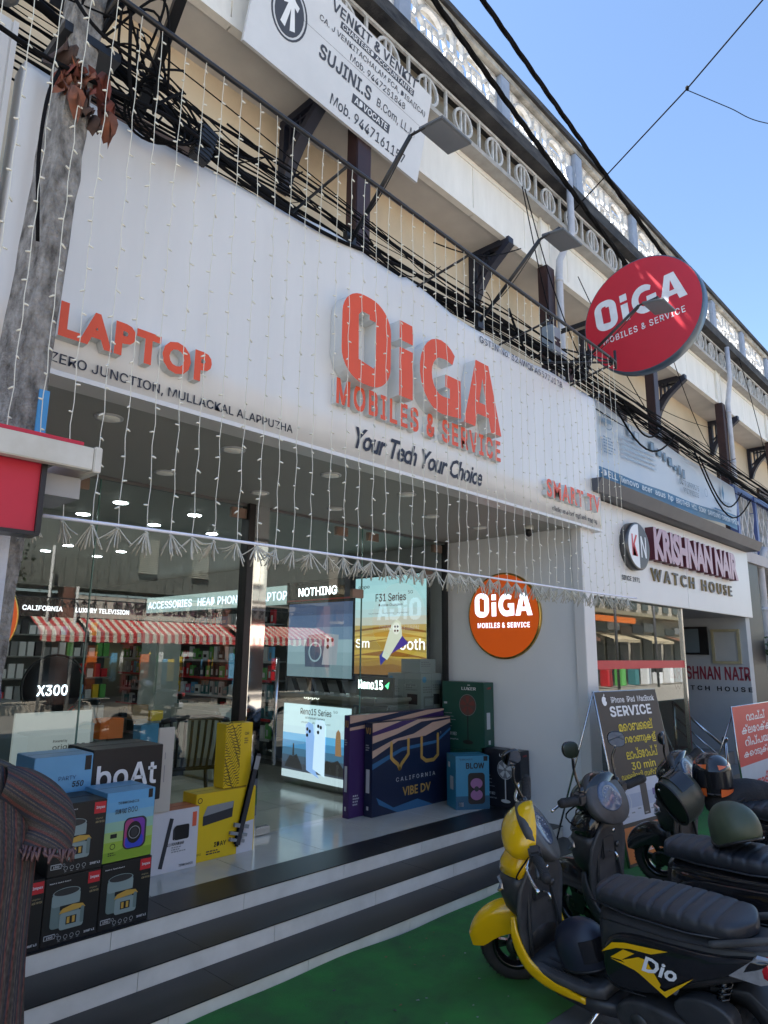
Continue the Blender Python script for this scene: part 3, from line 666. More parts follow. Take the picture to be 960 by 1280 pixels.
# goods behind watch glass
rnd = random.Random(9); b = B()
for k in range(4):
    b.m(flat('shelf_glass', (.2, .22, .2), .2)).box(5.9, 8.0, 4.6, 5.0, .55+.4*k, .57+.4*k)
sh = kw.part('display_shelf', b)
for k in range(4):
    for q in range(9):
        x = 6.0+.22*q+rnd.uniform(0, .05); h = rnd.uniform(.08, .26)
        kw.part('display_box', B().m(rnd.choice([LG, PD, PG, flat('brassy', (.25, .2, .1)), flat('wood_b', (.12, .07, .04)), LG, flat('dull_red', (.2, .04, .03))])).lathe((x+.04, 4.72, .572+.4*k), (0, 0, 1), [(0, .05), (h*.3, .045), (h*.8, .03), (h, .012)], 10), parent=sh, local=False)
# ================================================================== LED CURTAIN
lc = Thing('led_curtain', 'curtain of cream LED strings hanging from a black rod in front of the sign', 'light curtain', (3, 2.4, 3))
def rodz(x): return 4.225 - .022*(x-.7)
def barz(x): return 2.035 + .008*(x-.9) + .01*math.sin(x*.9)
b = B().m(black).tube([(.3+.25*i, 2.4, rodz(.3+.25*i)) for i in range(21)], .013, 8); b.tube([(5.3, 2.4, rodz(5.3)), (5.42, 2.4, 4.11)], .013, 8)
b.tube([(5.42, 2.4, 4.11), (5.44, 2.88, 4.02)], .010, 6).tube([(5.42, 2.4, 4.11), (5.0, 2.9, 4.12)], .010, 6).tube([(5.42, 2.41, 4.12), (5.44, 2.9, 4.4)], .008, 6)
for x in (.9, 2.2, 3.3, 4.4): b.tube([(x, 2.4, rodz(x)), (x, 2.92, rodz(x)-.06)], .009, 6)
b.tube([(5.42, 2.4, 4.05), (5.42, 2.4, 4.22)], .012, 6)
lc.part('hanging_rod', b)
lc.part('lower_bar', B().m(bar_white).tube([(.84+.1*i, 2.4, barz(.84+.1*i)) for i in range(48)], .0065, 8))
rnd = random.Random(11)
for i in range(50):
    x = .50 + .1015*i + rnd.uniform(-.008, .008); zt = rodz(x) if x < 5.42 else 4.0; zb = barz(x)
    if x > 5.44: break
    b = B().m(wire_m); pts = []; n = 26; ph = rnd.uniform(0, 6); ax = rnd.uniform(-.012, .012)
    for k in range(n+1):
        t = k/n; pts.append((x + ax*math.sin(math.pi*t) + .0028*math.sin(t*60+ph), 2.4 + .003*math.cos(t*47+ph), zt + (zb-zt)*t))
    b.tube(pts, .0017, 5, caps=False)
    st = lc.part('led_string', b, fix=False)
    b = B().m(bulb_m); z = zt - rnd.uniform(.03, .1); sgn = 1
    while z > zb + .02:
        t = (zt-z)/(zt-zb); px = x + ax*math.sin(math.pi*t) + .0028*math.sin(t*60+ph); a = rnd.uniform(-.8, .8) + (0 if sgn > 0 else math.pi); dx = math.cos(a)*.011; dz = -.002 + rnd.uniform(-.007, .004); dy = math.sin(a)*.010
        b.tube([(px, 2.4, z), (px+dx*.5, 2.4+dy*.5, z+dz*.4), (px+dx*1.6, 2.4+dy*1.6, z+dz*1.5)], [.0028, .0045, .0030], 5)
        z -= .098 + rnd.uniform(-.012, .012); sgn = -sgn if rnd.random() < .8 else sgn
    lc.part('bulb_row', b, parent=st, local=False, kind='stuff')
    # bundled spare wire
    b = B().m(tassel_m); big = .86 if x < 3 else .95; ntl = rnd.randint(9, 20); lean = rnd.uniform(-.45, .45); fan = rnd.uniform(.8, 2.7)
    for k in range(ntl):
        a = lean + (k/(ntl-1)-.5)*fan + rnd.gauss(0, .12); L = rnd.uniform(.045, .105)*big; fy = rnd.uniform(-.05, .05)
        p0 = Vector((x, 2.4, zb-.008)); p1 = p0 + Vector((math.sin(a)*L*.55, fy*.4, -.02-math.cos(a)*L*.3)); p2 = p0 + Vector((math.sin(a)*L*.95, fy, -.015-abs(math.cos(a))*L*.95))
        b.tube(bez([p0, p1, p2], 3), .0028, 4)
    b.tube([(x-.008, 2.395, zb-.012), (x+.008, 2.405, zb-.016)], .005, 5)
    lc.part('tassel', b, parent=st, local=False)
# ------------------------------------------------------------------ flood lamps
def flood(base, end, head_c, yaw, label, grp='flood lamps on arms above the sign', head=True):
    th = Thing('flood_lamp', label, 'lamp', base, group=grp)
    base = Vector(base); end = Vector(end)
    b = B().m(black).cyl(base, end, .014, 8).box(base.x-.04, base.x+.04, base.y-.01, base.y+.03, base.z-.06, base.z+.06)
    b.tube(bez([base+Vector((0, 0, .03)), base.lerp(end, .5)+Vector((0, 0, -.05)), end+Vector((0, 0, -.02))], 5), .004, 5); th.part('arm', b)
    if head:
        M = Matrix.Translation(Vector(head_c)) @ Matrix.Rotation(yaw, 4, 'Z') @ Matrix.Rotation(R(8), 4, 'X') @ Matrix.Scale(.72, 4)
        hb = B().m(flat('lamp_grey', (.13, .14, .15), .5)).box(-.20, .20, -.13, .13, -.012, .018, .006); hb.m(black)
        for k in range(9): hb.box(-.16+.04*k, -.155+.04*k, -.11, .11, .018, .034)
        hb.xf(M); hd = th.part('lamp_head', hb)
        lb = B().m(flat('lamp_lens', (.19, .20, .21), .25)).box(-.185, .185, -.115, .115, -.0155, -.0125); lb.xf(M); th.part('lens', lb, parent=hd, local=False)
        yb = B().m(black).tube([M @ Vector((-.12, -.02, .035)), M @ Vector((-.12, -.02, .08)), M @ Vector((.12, -.02, .08)), M @ Vector((.12, -.02, .035))], .009, 6); yb.cyl(end, M @ Vector((-.12, -.02, .07)), .009, 6); th.part('yoke', yb)
    return th
flood((2.72, 2.93, 4.22), (2.64, 2.34, 4.62), (2.82, 2.22, 4.66), R(0), 'flood lamp on a black arm in front of the advocate name board')
flood((4.15, 2.93, 4.2), (4.10, 2.34, 4.64), (4.29, 2.26, 4.69), R(0), 'flood lamp on a black arm between the name board and the red round sign')
flood((5.60, 2.93, 4.2), (5.52, 2.20, 4.62), (5.66, 2.08, 4.62), R(0), 'flood lamp on a black arm overlapping the red round sign')
b = B().m(black).bar((1.26, 2.93, 4.22), (1.14, 2.3, 4.42), .045, .045).bar((1.14, 2.3, 4.42), (1.10, 2.1, 4.50), .045, .045)
tag(link('support_arm', b), 'thick black steel arm crossing the cables beside the concrete pole', 'bracket')

# ------------------------------------------------------------------ cables along the facade
rnd = random.Random(21)
def cable(pts, r, label='thin black service cable running along the facade above the sign', grp='service cables in the bundle along the facade', n=5, name='cable', m=None):
    b = B().m(m or cable_black).tube(pts, r, n, caps=True); return tag(link(name, b, fix=False), label, 'cable', grp)
for k in range(22):
    y0 = rnd.uniform(2.95, 3.25); dz = rnd.gauss(0, .045); pts = []; ph = rnd.uniform(0, 6); sp = rnd.uniform(.6, 1.4); loose = rnd.random()
    if k < 12: dz += rnd.uniform(-.02, .05)
    for i in range(60):
        x = .2 + i*.24 if i < 40 else 9.56 + (i-40)*.6
        zc = 4.42 - .012*(x-1) if x < 6 else 4.36 - .022*(x-6)
        spread = 1.0 + 3.0*max(0, 1-(x-.9)/3.2)*loose
        pts.append((x, y0 + .03*math.sin(x*sp+ph), zc + dz*spread + .022*math.sin(x*1.9*sp+ph) - (.05 if x < 5 else .0)*math.sin(x*1.3)**2*loose))
    cable(bez(pts, 1), rnd.choice([.004, .005, .006, .0075, .003]))
# thick main cable
cable(bez([(-.6, 2.7, 4.62), (.3, 2.8, 4.47), (.95, 2.85, 4.34), (2.4, 2.95, 4.18), (3.6, 3.05, 4.30), (4.8, 3.0, 4.33), (6.5, 3.02, 4.34), (9, 3.02, 4.28), (12, 3.0, 4.1), (16, 3, 3.9)], 6), .021, 'thick black main cable running along the top of the shop sign', None, 8)
cable(bez([(.9, 2.8, 4.36), (1.2, 2.82, 4.28), (1.7, 2.84, 4.12), (2.4, 2.84, 4.09), (3.0, 2.86, 4.18), (3.7, 2.9, 4.27), (4.6, 2.9, 4.30), (5.6, 2.9, 4.27)], 6), .012, 'black cable lying right on the upper edge of the shop sign', None, 6)
# loops
for k in range(4):
    c = Vector((1.26+.02*k, 2.78-.015*k, 4.10+.015*k)); r_ = .135+.012*k; pts = [c + Vector((r_*math.cos(a)*1.0, .02*math.sin(a*2), r_*math.sin(a)*.9)) for a in [R(q) for q in range(0, 361, 15)]]
    cable(pts, .007, 'coiled loop of black cable hanging beside the concrete pole', 'coiled cable loops')
for k in range(14):
    x = rnd.uniform(.8, 3.0); z = rnd.uniform(4.28, 4.5); L = rnd.uniform(.3, 1.0); s_ = rnd.uniform(.05, .24)
    cable(bez([(x, 2.9, z), (x+L*.3, 2.88+rnd.uniform(-.06, .02), z-s_*.8), (x+L*.7, 2.9, z-s_), (x+L, 2.95, z-.02*L+rnd.uniform(-.05, .08))], 6), rnd.choice([.003, .004, .006]), 'slack black wire drooping out of the cable bundle', 'slack wires drooping from the bundle', 4)
for k, (p0, p1, s_) in enumerate([((4.6, 2.95, 4.5), (5.2, 2.95, 4.35), .25), ((6.5, 3.0, 4.35), (8.4, 3.0, 4.3), .42), ((6.9, 3.0, 4.33), (8.0, 3.0, 4.3), .25), ((9.0, 3.0, 4.25), (11.3, 3.0, 3.95), .55), ((9.2, 3.0, 4.2), (10.9, 3.0, 4.0), .42), ((9.6, 3.4, 5.9), (12.2, 3.4, 4.9), .6), ((7.2, 3.6, 6.2), (8.4, 3.2, 4.4), .1), ((13, 3.4, 7.0), (13.4, 3.1, 4.0), -.2), ((5.3, 3.2, 6.2), (5.6, 3.0, 4.3), .1), ((5.35, 3.2, 6.2), (6.1, 3.0, 4.4), .2), ((3.9, 3.2, 4.9), (5.4, 3.3, 5.6), .1), ((9.3, 4.4, 5.9), (14, 4.3, 6.1), .15)]):
    a = Vector(p0); c = Vector(p1); pts = [a.lerp(c, t/12) - Vector((0, 0, s_*math.sin(math.pi*t/12))) for t in range(13)]
    cable(pts, .006 if k > 4 else .011, ['short thick cable sagging behind the junction box', 'longest thick cable loop hanging over the left half of the pale blue banner', 'smaller thick cable loop over the left half of the pale blue banner', 'deepest thick cable loop over the right end of the pale blue banner',
        'shallower thick cable loop over the right end of the pale blue banner', 'thin wire swagged below the roof slab right of the red round sign', 'thin wire dropping steeply from the fascia behind the red round sign', 'thin wire hanging from the far fascia past the last bracket', 'thin wire dropping from the roof slab to the junction box',
        'slanting thin wire running from the roof slab down to the right of the junction box', 'thin wire rising rightwards behind the second flood lamp', 'long thin wire strung along the cream wall under the roof slab'][k], 'loose wires on the upper facade')
for k, (cx_, cz_, r_) in enumerate(((4.25, 4.42, .10), (5.95, 4.45, .08))):
    cable([(cx_+r_*math.cos(R(q)), 2.95, cz_+r_*math.sin(R(q))) for q in range(0, 361, 20)], .004, 'small ring of wire hanging under the flood lamps', 'small rings of wire')
# splice boxes
b = B().m(black).box(-.045, .045, -.03, .03, -.10, .10, .006); 
for k in range(7): b.box(-.047, .047, -.034, .034, -.085+.026*k, -.075+.026*k)
b.xf(Matrix.Translation((1.52, 2.74, 4.09)) @ Matrix.Rotation(R(14), 4, 'Y')); tag(link('splice_box', b), 'ribbed black cable splice box hanging over the top of the shop sign', 'box')
b = B().m(flat('meter_grey', (.22, .26, .30))).box(5.30, 5.46, 2.93, 3.05, 4.36, 4.62, .01).m(black).box(5.33, 5.43, 2.925, 2.935, 4.42, 4.5)
tag(link('junction_box', b), 'pale grey junction box among the wires below the second flood lamp', 'box')
# overhead street cables
def sag(a, c, s_, n=28): a = Vector(a); c = Vector(c); return [a.lerp(c, t/n) - Vector((0, 0, s_*4*(t/n)*(1-t/n))) for t in range(n+1)]
def twist(a, c, s_, r, lab):
    base = sag(a, c, s_, 90); b = B().m(cable_black)
    for ph in (0, 2.1, 4.2): b.tube([p + Vector((0, math.cos(i*.55+ph)*r*.7, math.sin(i*.55+ph)*r*.7)) for i, p in enumerate(base)], r, 5)
    tag(link('overhead_cable', b, fix=False), lab, 'cable')
twist((3.2, 3.3, 7.72), (9.2, 3.3, 6.35), .06, .018, 'twisted black overhead cable crossing in front of the parapet down to the red sign')
twist((3.7, 3.3, 8.40), (11.0, 3.3, 7.15), .10, .018, 'twisted black overhead cable cutting across the open sky above the parapet')
b = B().m(cable_black).tube([(7.9, 4.6, 7.3), (7.6, 3.7, 7.50), (7.0, 2.08, 7.81), (6.75, 1.22, 8.13), (6.2, -.8, 9.0)], .009, 6)
b.lathe((7.0, 2.08, 7.78), (0, 0, 1), [(0, .004), (.02, .02), (.05, .02), (.07, .004)], 8); tag(link('overhead_wire', b, fix=False), 'thin black wire rising across the open blue sky from the parapet', 'cable')
b = B().m(cable_black).tube(bez([(7.0, 2.08, 7.79), (7.5, 1.80, 7.72), (8.0, 1.56, 7.70), (9.5, 1.0, 8.2)], 8), .005, 5); tag(link('overhead_wire', b, fix=False), 'finest grey wire branching off rightwards in the open blue sky', 'cable')

# ------------------------------------------------------------------ concrete pole
b = B(); secs = []
for i in range(55):
    t = i/54; z = 5.4*t; f = 1-.10*(z-2.4)/3; s = []
    FL = Vector((.755+.010*(z-2.4), 2.47)); FR = Vector((.838+.030*(z-2.4), 2.49)); BR = Vector((.80+.03*(z-2.4), 2.70)); BL = Vector((.690+.045*(z-2.4), 2.64))
    for a_, c_ in ((FL, FR), (FR, BR), (BR, BL), (BL, FL)):
        for q in (0, .12, .38, .63, .88):
            p_ = a_.lerp(c_, q if q else .04); j_ = .007*noise.noise(Vector((p_.x*30, p_.y*30, z*9))) + .006*noise.noise(Vector((p_.x*80, p_.y*80, z*34)))
            s.append((p_.x+j_, p_.y+j_*.6, z))
    secs.append(s)
b.m(concrete).loft(secs, smooth=False); pole = Thing('electric_pole', 'rough grey concrete electric pole at the left with torn red rags tied round it', 'pole', (.7, 2.6, 0)); pole.part('shaft', b)
rag = [mat('rag_red', (.28, .07, .05), .9, col2=(.09, .04, .035), scale=12), mat('rag_brown', (.12, .07, .055), .9, col2=(.04, .03, .03), scale=14), mat('rag_rust', (.35, .12, .06), .9, col2=(.12, .06, .05), scale=14)]
rnd = random.Random(5)
for k in range(16):
    c = Vector((.83+rnd.uniform(-.07, .10), 2.45+rnd.uniform(-.03, .05), 3.80+rnd.uniform(-.11, .11))); b = B().m(rag[k % 3]); vs = []; L = rnd.uniform(.06, .14); W = rnd.uniform(.035, .07); th_ = rnd.uniform(-.7, .7)
    for i in range(7):
        for j in range(5):
            u, v = i/6, j/4-.5; q = Vector((math.sin(th_)*L*u + v*W*(1-.4*u) + .012*math.sin(u*7+j), -.03*math.sin(u*5+k) + .03*math.sin(v*14+u*3), -abs(math.cos(th_))*L*u*(1 if k % 2 else .6) + .02*math.sin(v*9+k)))
            vs.append(c+q)
    b.add(vs, [(i*5+j, i*5+j+1, i*5+j+6, i*5+j+5) for i in range(6) for j in range(4)], True); pole.part('rag', b, fix=False)
b = B().m(black)
for z in (4.0, 4.3): b.box(.74, .97, 2.48, 2.72, z, z+.04)
pole.part('clamp', b)
b = B().m(rail_stone)
for k in range(3): b.lathe((.62+.0*k, 2.9, 4.35+.1*k), (0, 0, 1), [(0, .03), (.03, .05), (.07, .05), (.09, .03)], 12)
b.m(flat('bluetag', (.05, .25, .5))).box(.80, .835, 2.455, 2.462, 2.33, 2.5); pole.part('painted_mark', b)
cable(bez([(-1.5, 2.35, 4.02), (-.2, 2.38, 3.90), (.5, 2.42, 3.78), (.86, 2.47, 3.83), (1.3, 2.6, 4.0), (1.9, 2.9, 4.2)], 6), .010, 'straight black cable coming in from the left to the top of the pole', None)
cable(bez([(.74, 2.46, 3.80), (.69, 2.40, 3.6), (.685, 2.40, 3.35), (.71, 2.42, 3.15), (.735, 2.46, 3.05)], 6), .007, 'thin cable bowing down the left side of the concrete pole', None)
for k in range(10):
    a = rnd.uniform(0, 6.28); cable(bez([(.80+.1*math.sin(a), 2.5, 4.05+rnd.uniform(-.1, .2)), (.9+rnd.uniform(-.1, .2), 2.42, 4.2+rnd.uniform(-.2, .25)), (1.0+rnd.uniform(-.1, .2), 2.5, 3.95+rnd.uniform(-.1, .3)), (1.15+rnd.uniform(-.1, .3), 2.7, 4.3+rnd.uniform(-.15, .2))], 7), rnd.choice([.004, .006, .008]), 'tangled black wire at the head of the concrete pole', 'tangled wires at the pole head')

# ------------------------------------------------------------------ neighbour at the left
nb = Thing('neighbour_sign_board', 'blank white board of the neighbouring shop left of the concrete pole', 'sign board', (0, 2.95, 3))
nb.part('panel', B().m(board_white).box(-2.5, .655, 2.87, 2.97, 2.40, 4.26, .008)); nb.part('edge_trim', B().m(white).box(.655, .675, 2.86, 2.98, 2.40, 4.25))
cn = Thing('sign_canopy', 'red shop canopy box with a white metal edge at the left', 'canopy', (.5, 1.9, 2.0)); red_sheet = mat('canopy_red', (.48, .012, .035), .5, var=.06)
z0 = 2.0
cn.part('top_sheet', B().m(red_sheet).box(-1.5, .80, 2.02, 2.40, 2.197, 2.212)); cn.part('white_edge', B().m(mat('canopy_edge', (.60, .59, .54), .55, col2=(.48, .46, .40), scale=7)).box(-1.5, .825, 2.0, 2.035, 2.125, 2.195, .003).box(.826, .85, 1.998, 2.40, 2.12, 2.20, .003))
cn.part('red_panel', B().m(red_sheet).box(-1.5, .70, 2.06, 2.12, 1.93, 2.13)); cn.part('frame', B().m(dark_frame).box(.70, .715, 2.05, 2.13, 1.925, 2.13).box(-1.5, .714, 2.052, 2.128, 1.918, 1.929)); cn.part('stay', B().m(flat('grey_stay', (.3, .3, .3))).box(.72, .83, 2.09, 2.30, 2.05, 2.115))
b = B().m(mat('whitewash', (.50, .53, .60), .8, col2=(.38, .41, .48), scale=12, bump=.3)); b.box(-1.0, .685, 2.2, 2.5, -.0, 1.96); tag(link('left_pillar', b), 'rough whitewashed wall end below the red canopy at the left edge', 'wall')
# hanging kurta
ikat = stripes('kurta_stripes', [(0, (.010, .012, .020)), (.10, (.060, .018, .014)), (.20, (.02, .018, .015)), (.32, (.038, .030, .026)), (.42, (.010, .012, .020)), (.50, (.050, .038, .030)), (.56, (.010, .012, .02)), (.66, (.060, .020, .017)), (.78, (.038, .030, .026)), (.90, (.022, .018, .016))], (1, .25, 0), 22)
n_ = ikat.node_tree.nodes; l_ = ikat.node_tree.links; p_ = n_['Principled BSDF']; vz = n_.new('ShaderNodeTexVoronoi'); vz.inputs['Scale'].default_value = 95; mx_ = n_.new('ShaderNodeMix'); mx_.data_type = 'RGBA'; mx_.blend_type = 'MULTIPLY'; mx_.inputs[0].default_value = .75
src = p_.inputs['Base Color'].links[0].from_socket; l_.new(src, mx_.inputs[6]); l_.new(vz.outputs['Distance'], mx_.inputs[7]); ga = n_.new('ShaderNodeMath'); ga.operation = 'MULTIPLY'; ga.inputs[1].default_value = 2.6; l_.new(vz.outputs['Distance'], ga.inputs[0]); l_.new(ga.outputs[0], mx_.inputs[7]); l_.new(mx_.outputs[2], p_.inputs['Base Color'])
kt = Thing('hanging_kurta', 'brown striped handloom kurta with frilled sleeve hanging at the lower left', 'garment', (.55, 1.8, 1.35))
b = B().m(ikat); secs = []
for i in range(30):
    t = i/29; z = 1.335 - .02*(t*8 if t < .05 else .4) - 1.30*t; hw = .10 + .085*min(1, t*9) - .012*math.exp(-((t-.3)/.15)**2) + .03*t; d = .03+.035*min(1, t*6); cx = .505+.02*t + .0*t; s = []
    for k in range(40):
        a = 2*math.pi*k/40; f = 1 + .06*t*math.sin(a*9+t*3)+.03*math.sin(a*5+t*7); s.append((cx + hw*math.cos(a)*(1+.02*math.sin(t*11)) + (.02*t), 1.8 + d*math.sin(a)*f + .012*math.sin(a*14)*t, z))
    secs.append(s)
b.loft(secs); kt.part('bodice', b)
ikat2 = ikat.copy(); ikat2.name = 'kurta_sleeve_stripes'
for nd in ikat2.node_tree.nodes:
    if nd.type == 'VECT_MATH' and nd.operation == 'DOT_PRODUCT': nd.inputs[1].default_value = (.62, .25, .78)
b = B().m(ikat2); secs = []
path = bez([(.600, 1.80, 1.290), (.650, 1.795, 1.275), (.700, 1.79, 1.235), (.722, 1.785, 1.19), (.714, 1.78, 1.145)], 5)
for i, p in enumerate(path):
    t = i/(len(path)-1); r1 = .042+.020*t; r2 = .040+.010*t
    d = (path[min(i+1, len(path)-1)]-path[max(i-1, 0)]).normalized(); sd = Vector((-d.z, 0, d.x)).normalized()
    secs.append([p + sd*r1*math.cos(2*math.pi*k/28)*(1+.03*t*math.sin(k*.9)) + Vector((0, 1, 0))*r2*math.sin(2*math.pi*k/28)*(1+.05*t*math.sin(k*.9+1)) for k in range(28)])
b.loft(secs, caps=False); kt.part('sleeve', b)
b = B().m(flat('lace', (.10, .05, .05))); e = path[-1]; 
for k in range(36):
    a = 2*math.pi*k/36; c = e + sd*.063*math.cos(a) + Vector((0, .050*math.sin(a), 0)); b.tube([c, c + Vector((rnd.uniform(-.012, .006), 0, -.018-rnd.uniform(0, .014))), c + Vector((rnd.uniform(-.02, .01), 0, -.008))], .004, 4)
kt.part('frill', b)
b = B().m(flat('hanger_black', (.02, .02, .02))); b.tube(bez([(.28, 1.8, 1.315), (.42, 1.79, 1.355), (.5, 1.78, 1.37), (.60, 1.80, 1.335), (.655, 1.80, 1.30)], 5), .010, 8); b.tube([(.44, 1.77, 1.38), (.44, 1.77, 1.44), (.46, 1.77, 1.47), (.48, 1.77, 1.44)], .004, 6); tag(link('hanger', b), 'black plastic hanger carrying the striped kurta', 'hanger')
b = B().m(flat('pink_cloth', (.45, .03, .16), .8)); secs = []
for i in range(12):
    t = i/11; secs.append([(.30+.16*t+.0*k, 1.86 + .05*math.sin(2*math.pi*k/14), 1.335+.02*t+(.035+.01*math.sin(i))*math.cos(2*math.pi*k/14)) for k in range(14)])
b.loft(secs); tag(link('pink_dupatta', b), 'bright pink cloth folded over the rail behind the striped kurta', 'cloth')
b = B().m(flat('plum_knob', (.05, .03, .09), .35)); b.lathe((.40, 1.9, 1.475), (1, 0, .05), [(0, .02), (.05, .03), (.10, .031), (.14, .03), (.145, .036), (.185, .038), (.205, .03), (.215, .004)], 16); b.cyl((.42, 1.9, 1.475), (.30, 1.9, 1.47), .014, 8); tag(link('rail_knob', b), 'dark purple knob at the end of the clothes rail at the left edge', 'clothes rail')

# ================================================================== INTERIOR
lamp_m = mat('downlight_glow', (.9, .9, .9), .5, emit=(.88, .95, 1.0), estr=9); off_m = mat('downlight_off', (.45, .45, .40), .4, emit=(1, .97, .88), estr=.02)
dl = None
ORD = ['first', 'second', 'third', 'fourth', 'fifth', 'sixth', 'seventh']
def downlight(x, y, on, lab=''):
    t_ = Thing('downlight', lab, 'ceiling light', (x, y, 2.74), group='lit downlights inside the shop' if on else 'dim downlights in the porch soffit')
    t_.part('ring', B().m(white if on else LG).lathe((x, y, 2.738), (0, 0, 1), [(0, .055), (0, .07), (.006, .07)], 20)); t_.part('lens', B().m(lamp_m if on else off_m).lathe((x, y, 2.734), (0, 0, 1), [(0, .001), (0, .054), (.003, .054)], 20))
for i, x in enumerate((.72, 1.4, 2.14, 2.9, 3.65, 4.4, 5.1)):
    for y in ((3.26, 4.04) if x in (1.4, 2.14, 2.9, 3.65) else (3.65,)): downlight(x, y, False, 'dim round downlight, %s from the left, %s of the porch soffit' % (ORD[i], {3.26: 'near the street edge', 4.04: 'near the glass', 3.65: 'in the middle'}[y]))
for i, x in enumerate((1.2, 2.37, 3.03, 3.65)):
    for j, y in enumerate((5.15, 5.85, 7.8, 8.45)): downlight(x, y, True, 'lit round ceiling light, %s from the left in the %s row behind the glass' % (ORD[i], ORD[j]))
def light_panel(name, label, cat, x, ya, yb, z0, z1, bg_m, art, frame=None, estr=.5):
    """wall panel on the right wall; ya is the deeper (left in view) edge"""
    t_ = Thing(name, label, cat, (x, (ya+yb)/2, z0)); t_.part('frame', B().m(frame or dark_frame).box(x+.002, x+.04, yb-.02, ya+.02, z0-.02, z1+.02))
    b_ = B(); f_ = Face(b_, (x, ya, z0), (0, -1, 0), (0, 0, 1)); f_.rect(0, 0, ya-yb, z1-z0, bg_m, .0); art(f_, ya-yb, z1-z0); t_.part('printed_sheet', b_, fix=False); return t_
def em(key, c, s=.5): return mat('lit_' + key, c, .35, var=.03, emit=c, estr=s*.62)
hdr = em('header', (.28, .37, .36), .45)
def a_hdr(f, w_, h_):
    f.text('ACCESSORIES', .06, .06, 1.35, .115, em('letters', (.62, .78, .90), 1.3), bold=.005); f.text('HEAD PHONES', 1.58, .06, 1.25, .115, em('letters', (.62, .78, .90), 1.3), bold=.005); f.text('LAPTOP', 3.1, .06, .62, .115, em('letters', (.62, .78, .90), 1.3), bold=.005)
light_panel('header_sign', 'backlit grey header sign reading ACCESSORIES HEAD PHONES LAPTOP over the wall shelves', 'sign', 5.55, 10.75, 7.02, 2.195, 2.44, hdr, a_hdr, flat('hdr_frame', (.3, .33, .33)))
def a_not(f, w_, h_):
    f.text('NOTHING', .22, .06, .72, .105, em('nothing', (.75, .85, .88), 1.6), bold=.02); f.rect(0, 0, w_, .02, PR)
light_panel('header_sign', 'black header sign with lit dotted white NOTHING lettering', 'sign', 5.54, 7.0, 5.80, 2.22, 2.45, PK, a_not)
sk = [em('np%d' % i, c, .35) for i, c in enumerate([(.16, .24, .28), (.22, .33, .38), (.26, .38, .44), (.14, .22, .33), (.08, .13, .24), (.06, .09, .17)])]
def a_np(f, w_, h_):
    f.grad(0, 0, w_, h_, sk); f.poly([(.35, .12), (.80, .12), (.82, .42), (.70, .52), (.40, .50), (.33, .38)], em('npd', (.07, .10, .16), .3), .002); f.poly([(.66, .15), (.92, .15), (.95, .50), (.72, .52)], em('npl', (.32, .36, .42), .3), .003)
    for q in ((.76, .44), (.84, .44), (.76, .36)): f.disc(*q, .025, PK, .005)
    f.ring(.53, .30, .12, .02, sk[2], .004)
light_panel('lit_poster', 'blue grey lit phone poster below the NOTHING header', 'poster', 5.56, 6.98, 5.80, 1.30, 2.19, sk[1], a_np)
f31 = [em('f31_%d' % i, c, .42) for i, c in enumerate([(.18, .09, .02), (.25, .15, .03), (.42, .29, .05), (.30, .20, .04), (.48, .36, .10), (.38, .28, .09), (.44, .46, .40), (.38, .52, .54), (.36, .55, .58), (.36, .58, .62), (.33, .56, .60), (.30, .52, .57)])]
def a_f31(f, w_, h_):
    f.grad(0, 0, w_, h_, f31)
    for k in range(7): f.poly([(.0, .05+.07*k), (w_*.5, .09+.07*k+.02*(k % 3)), (w_, .03+.07*k), (w_, .05+.07*k), (w_*.55, .12+.07*k), (0, .07+.07*k)], f31[(k*3) % 6], .0012)
    ik = flat('lit_ink', (.01, .012, .012)); f.text('oppo', .05, .95, .18, .04, ik, bold=.02); f.text('F31 Series', .33, .80, .46, .09, ik, bold=.02); f.text('5G', .82, .87, .07, .035, ik); f.text('Durable Champion', .38, .74, .36, .035, ik, bold=.01)
    for k in range(3): f.text('long life battery', .22+.22*k, .66, .17, .018, ik)
    f.text('Sm', .02, .29, .22, .10, em('wh', (.8, .82, .8), .6), .002, bold=.02); f.text('ooth', .70, .27, .36, .12, em('wh', (.8, .82, .8), .6), .002, bold=.02)
    f.poly([(.42, .10), (.56, .22), (.83, .34), (.74, .42), (.60, .40), (.40, .20)], em('phone_blue', (.02, .03, .25), .4), .003); f.poly([(.44, .20), (.52, .16), (.74, .42), (.72, .56), (.66, .60), (.58, .54)], em('phone_cream', (.55, .60, .50), .4), .004); f.disc(.655, .50, .055, em('phone_ring', (.70, .72, .66), .4), .005, ry=.065)
    for q in ((.635, .52), (.675, .52), (.635, .475), (.675, .475)): f.disc(*q, .013, PK, .006)
light_panel('lit_poster', 'tall lit F31 Series phone poster with golden hills', 'poster', 5.56, 5.76, 4.68, 1.36, 2.44, f31[8], a_f31)
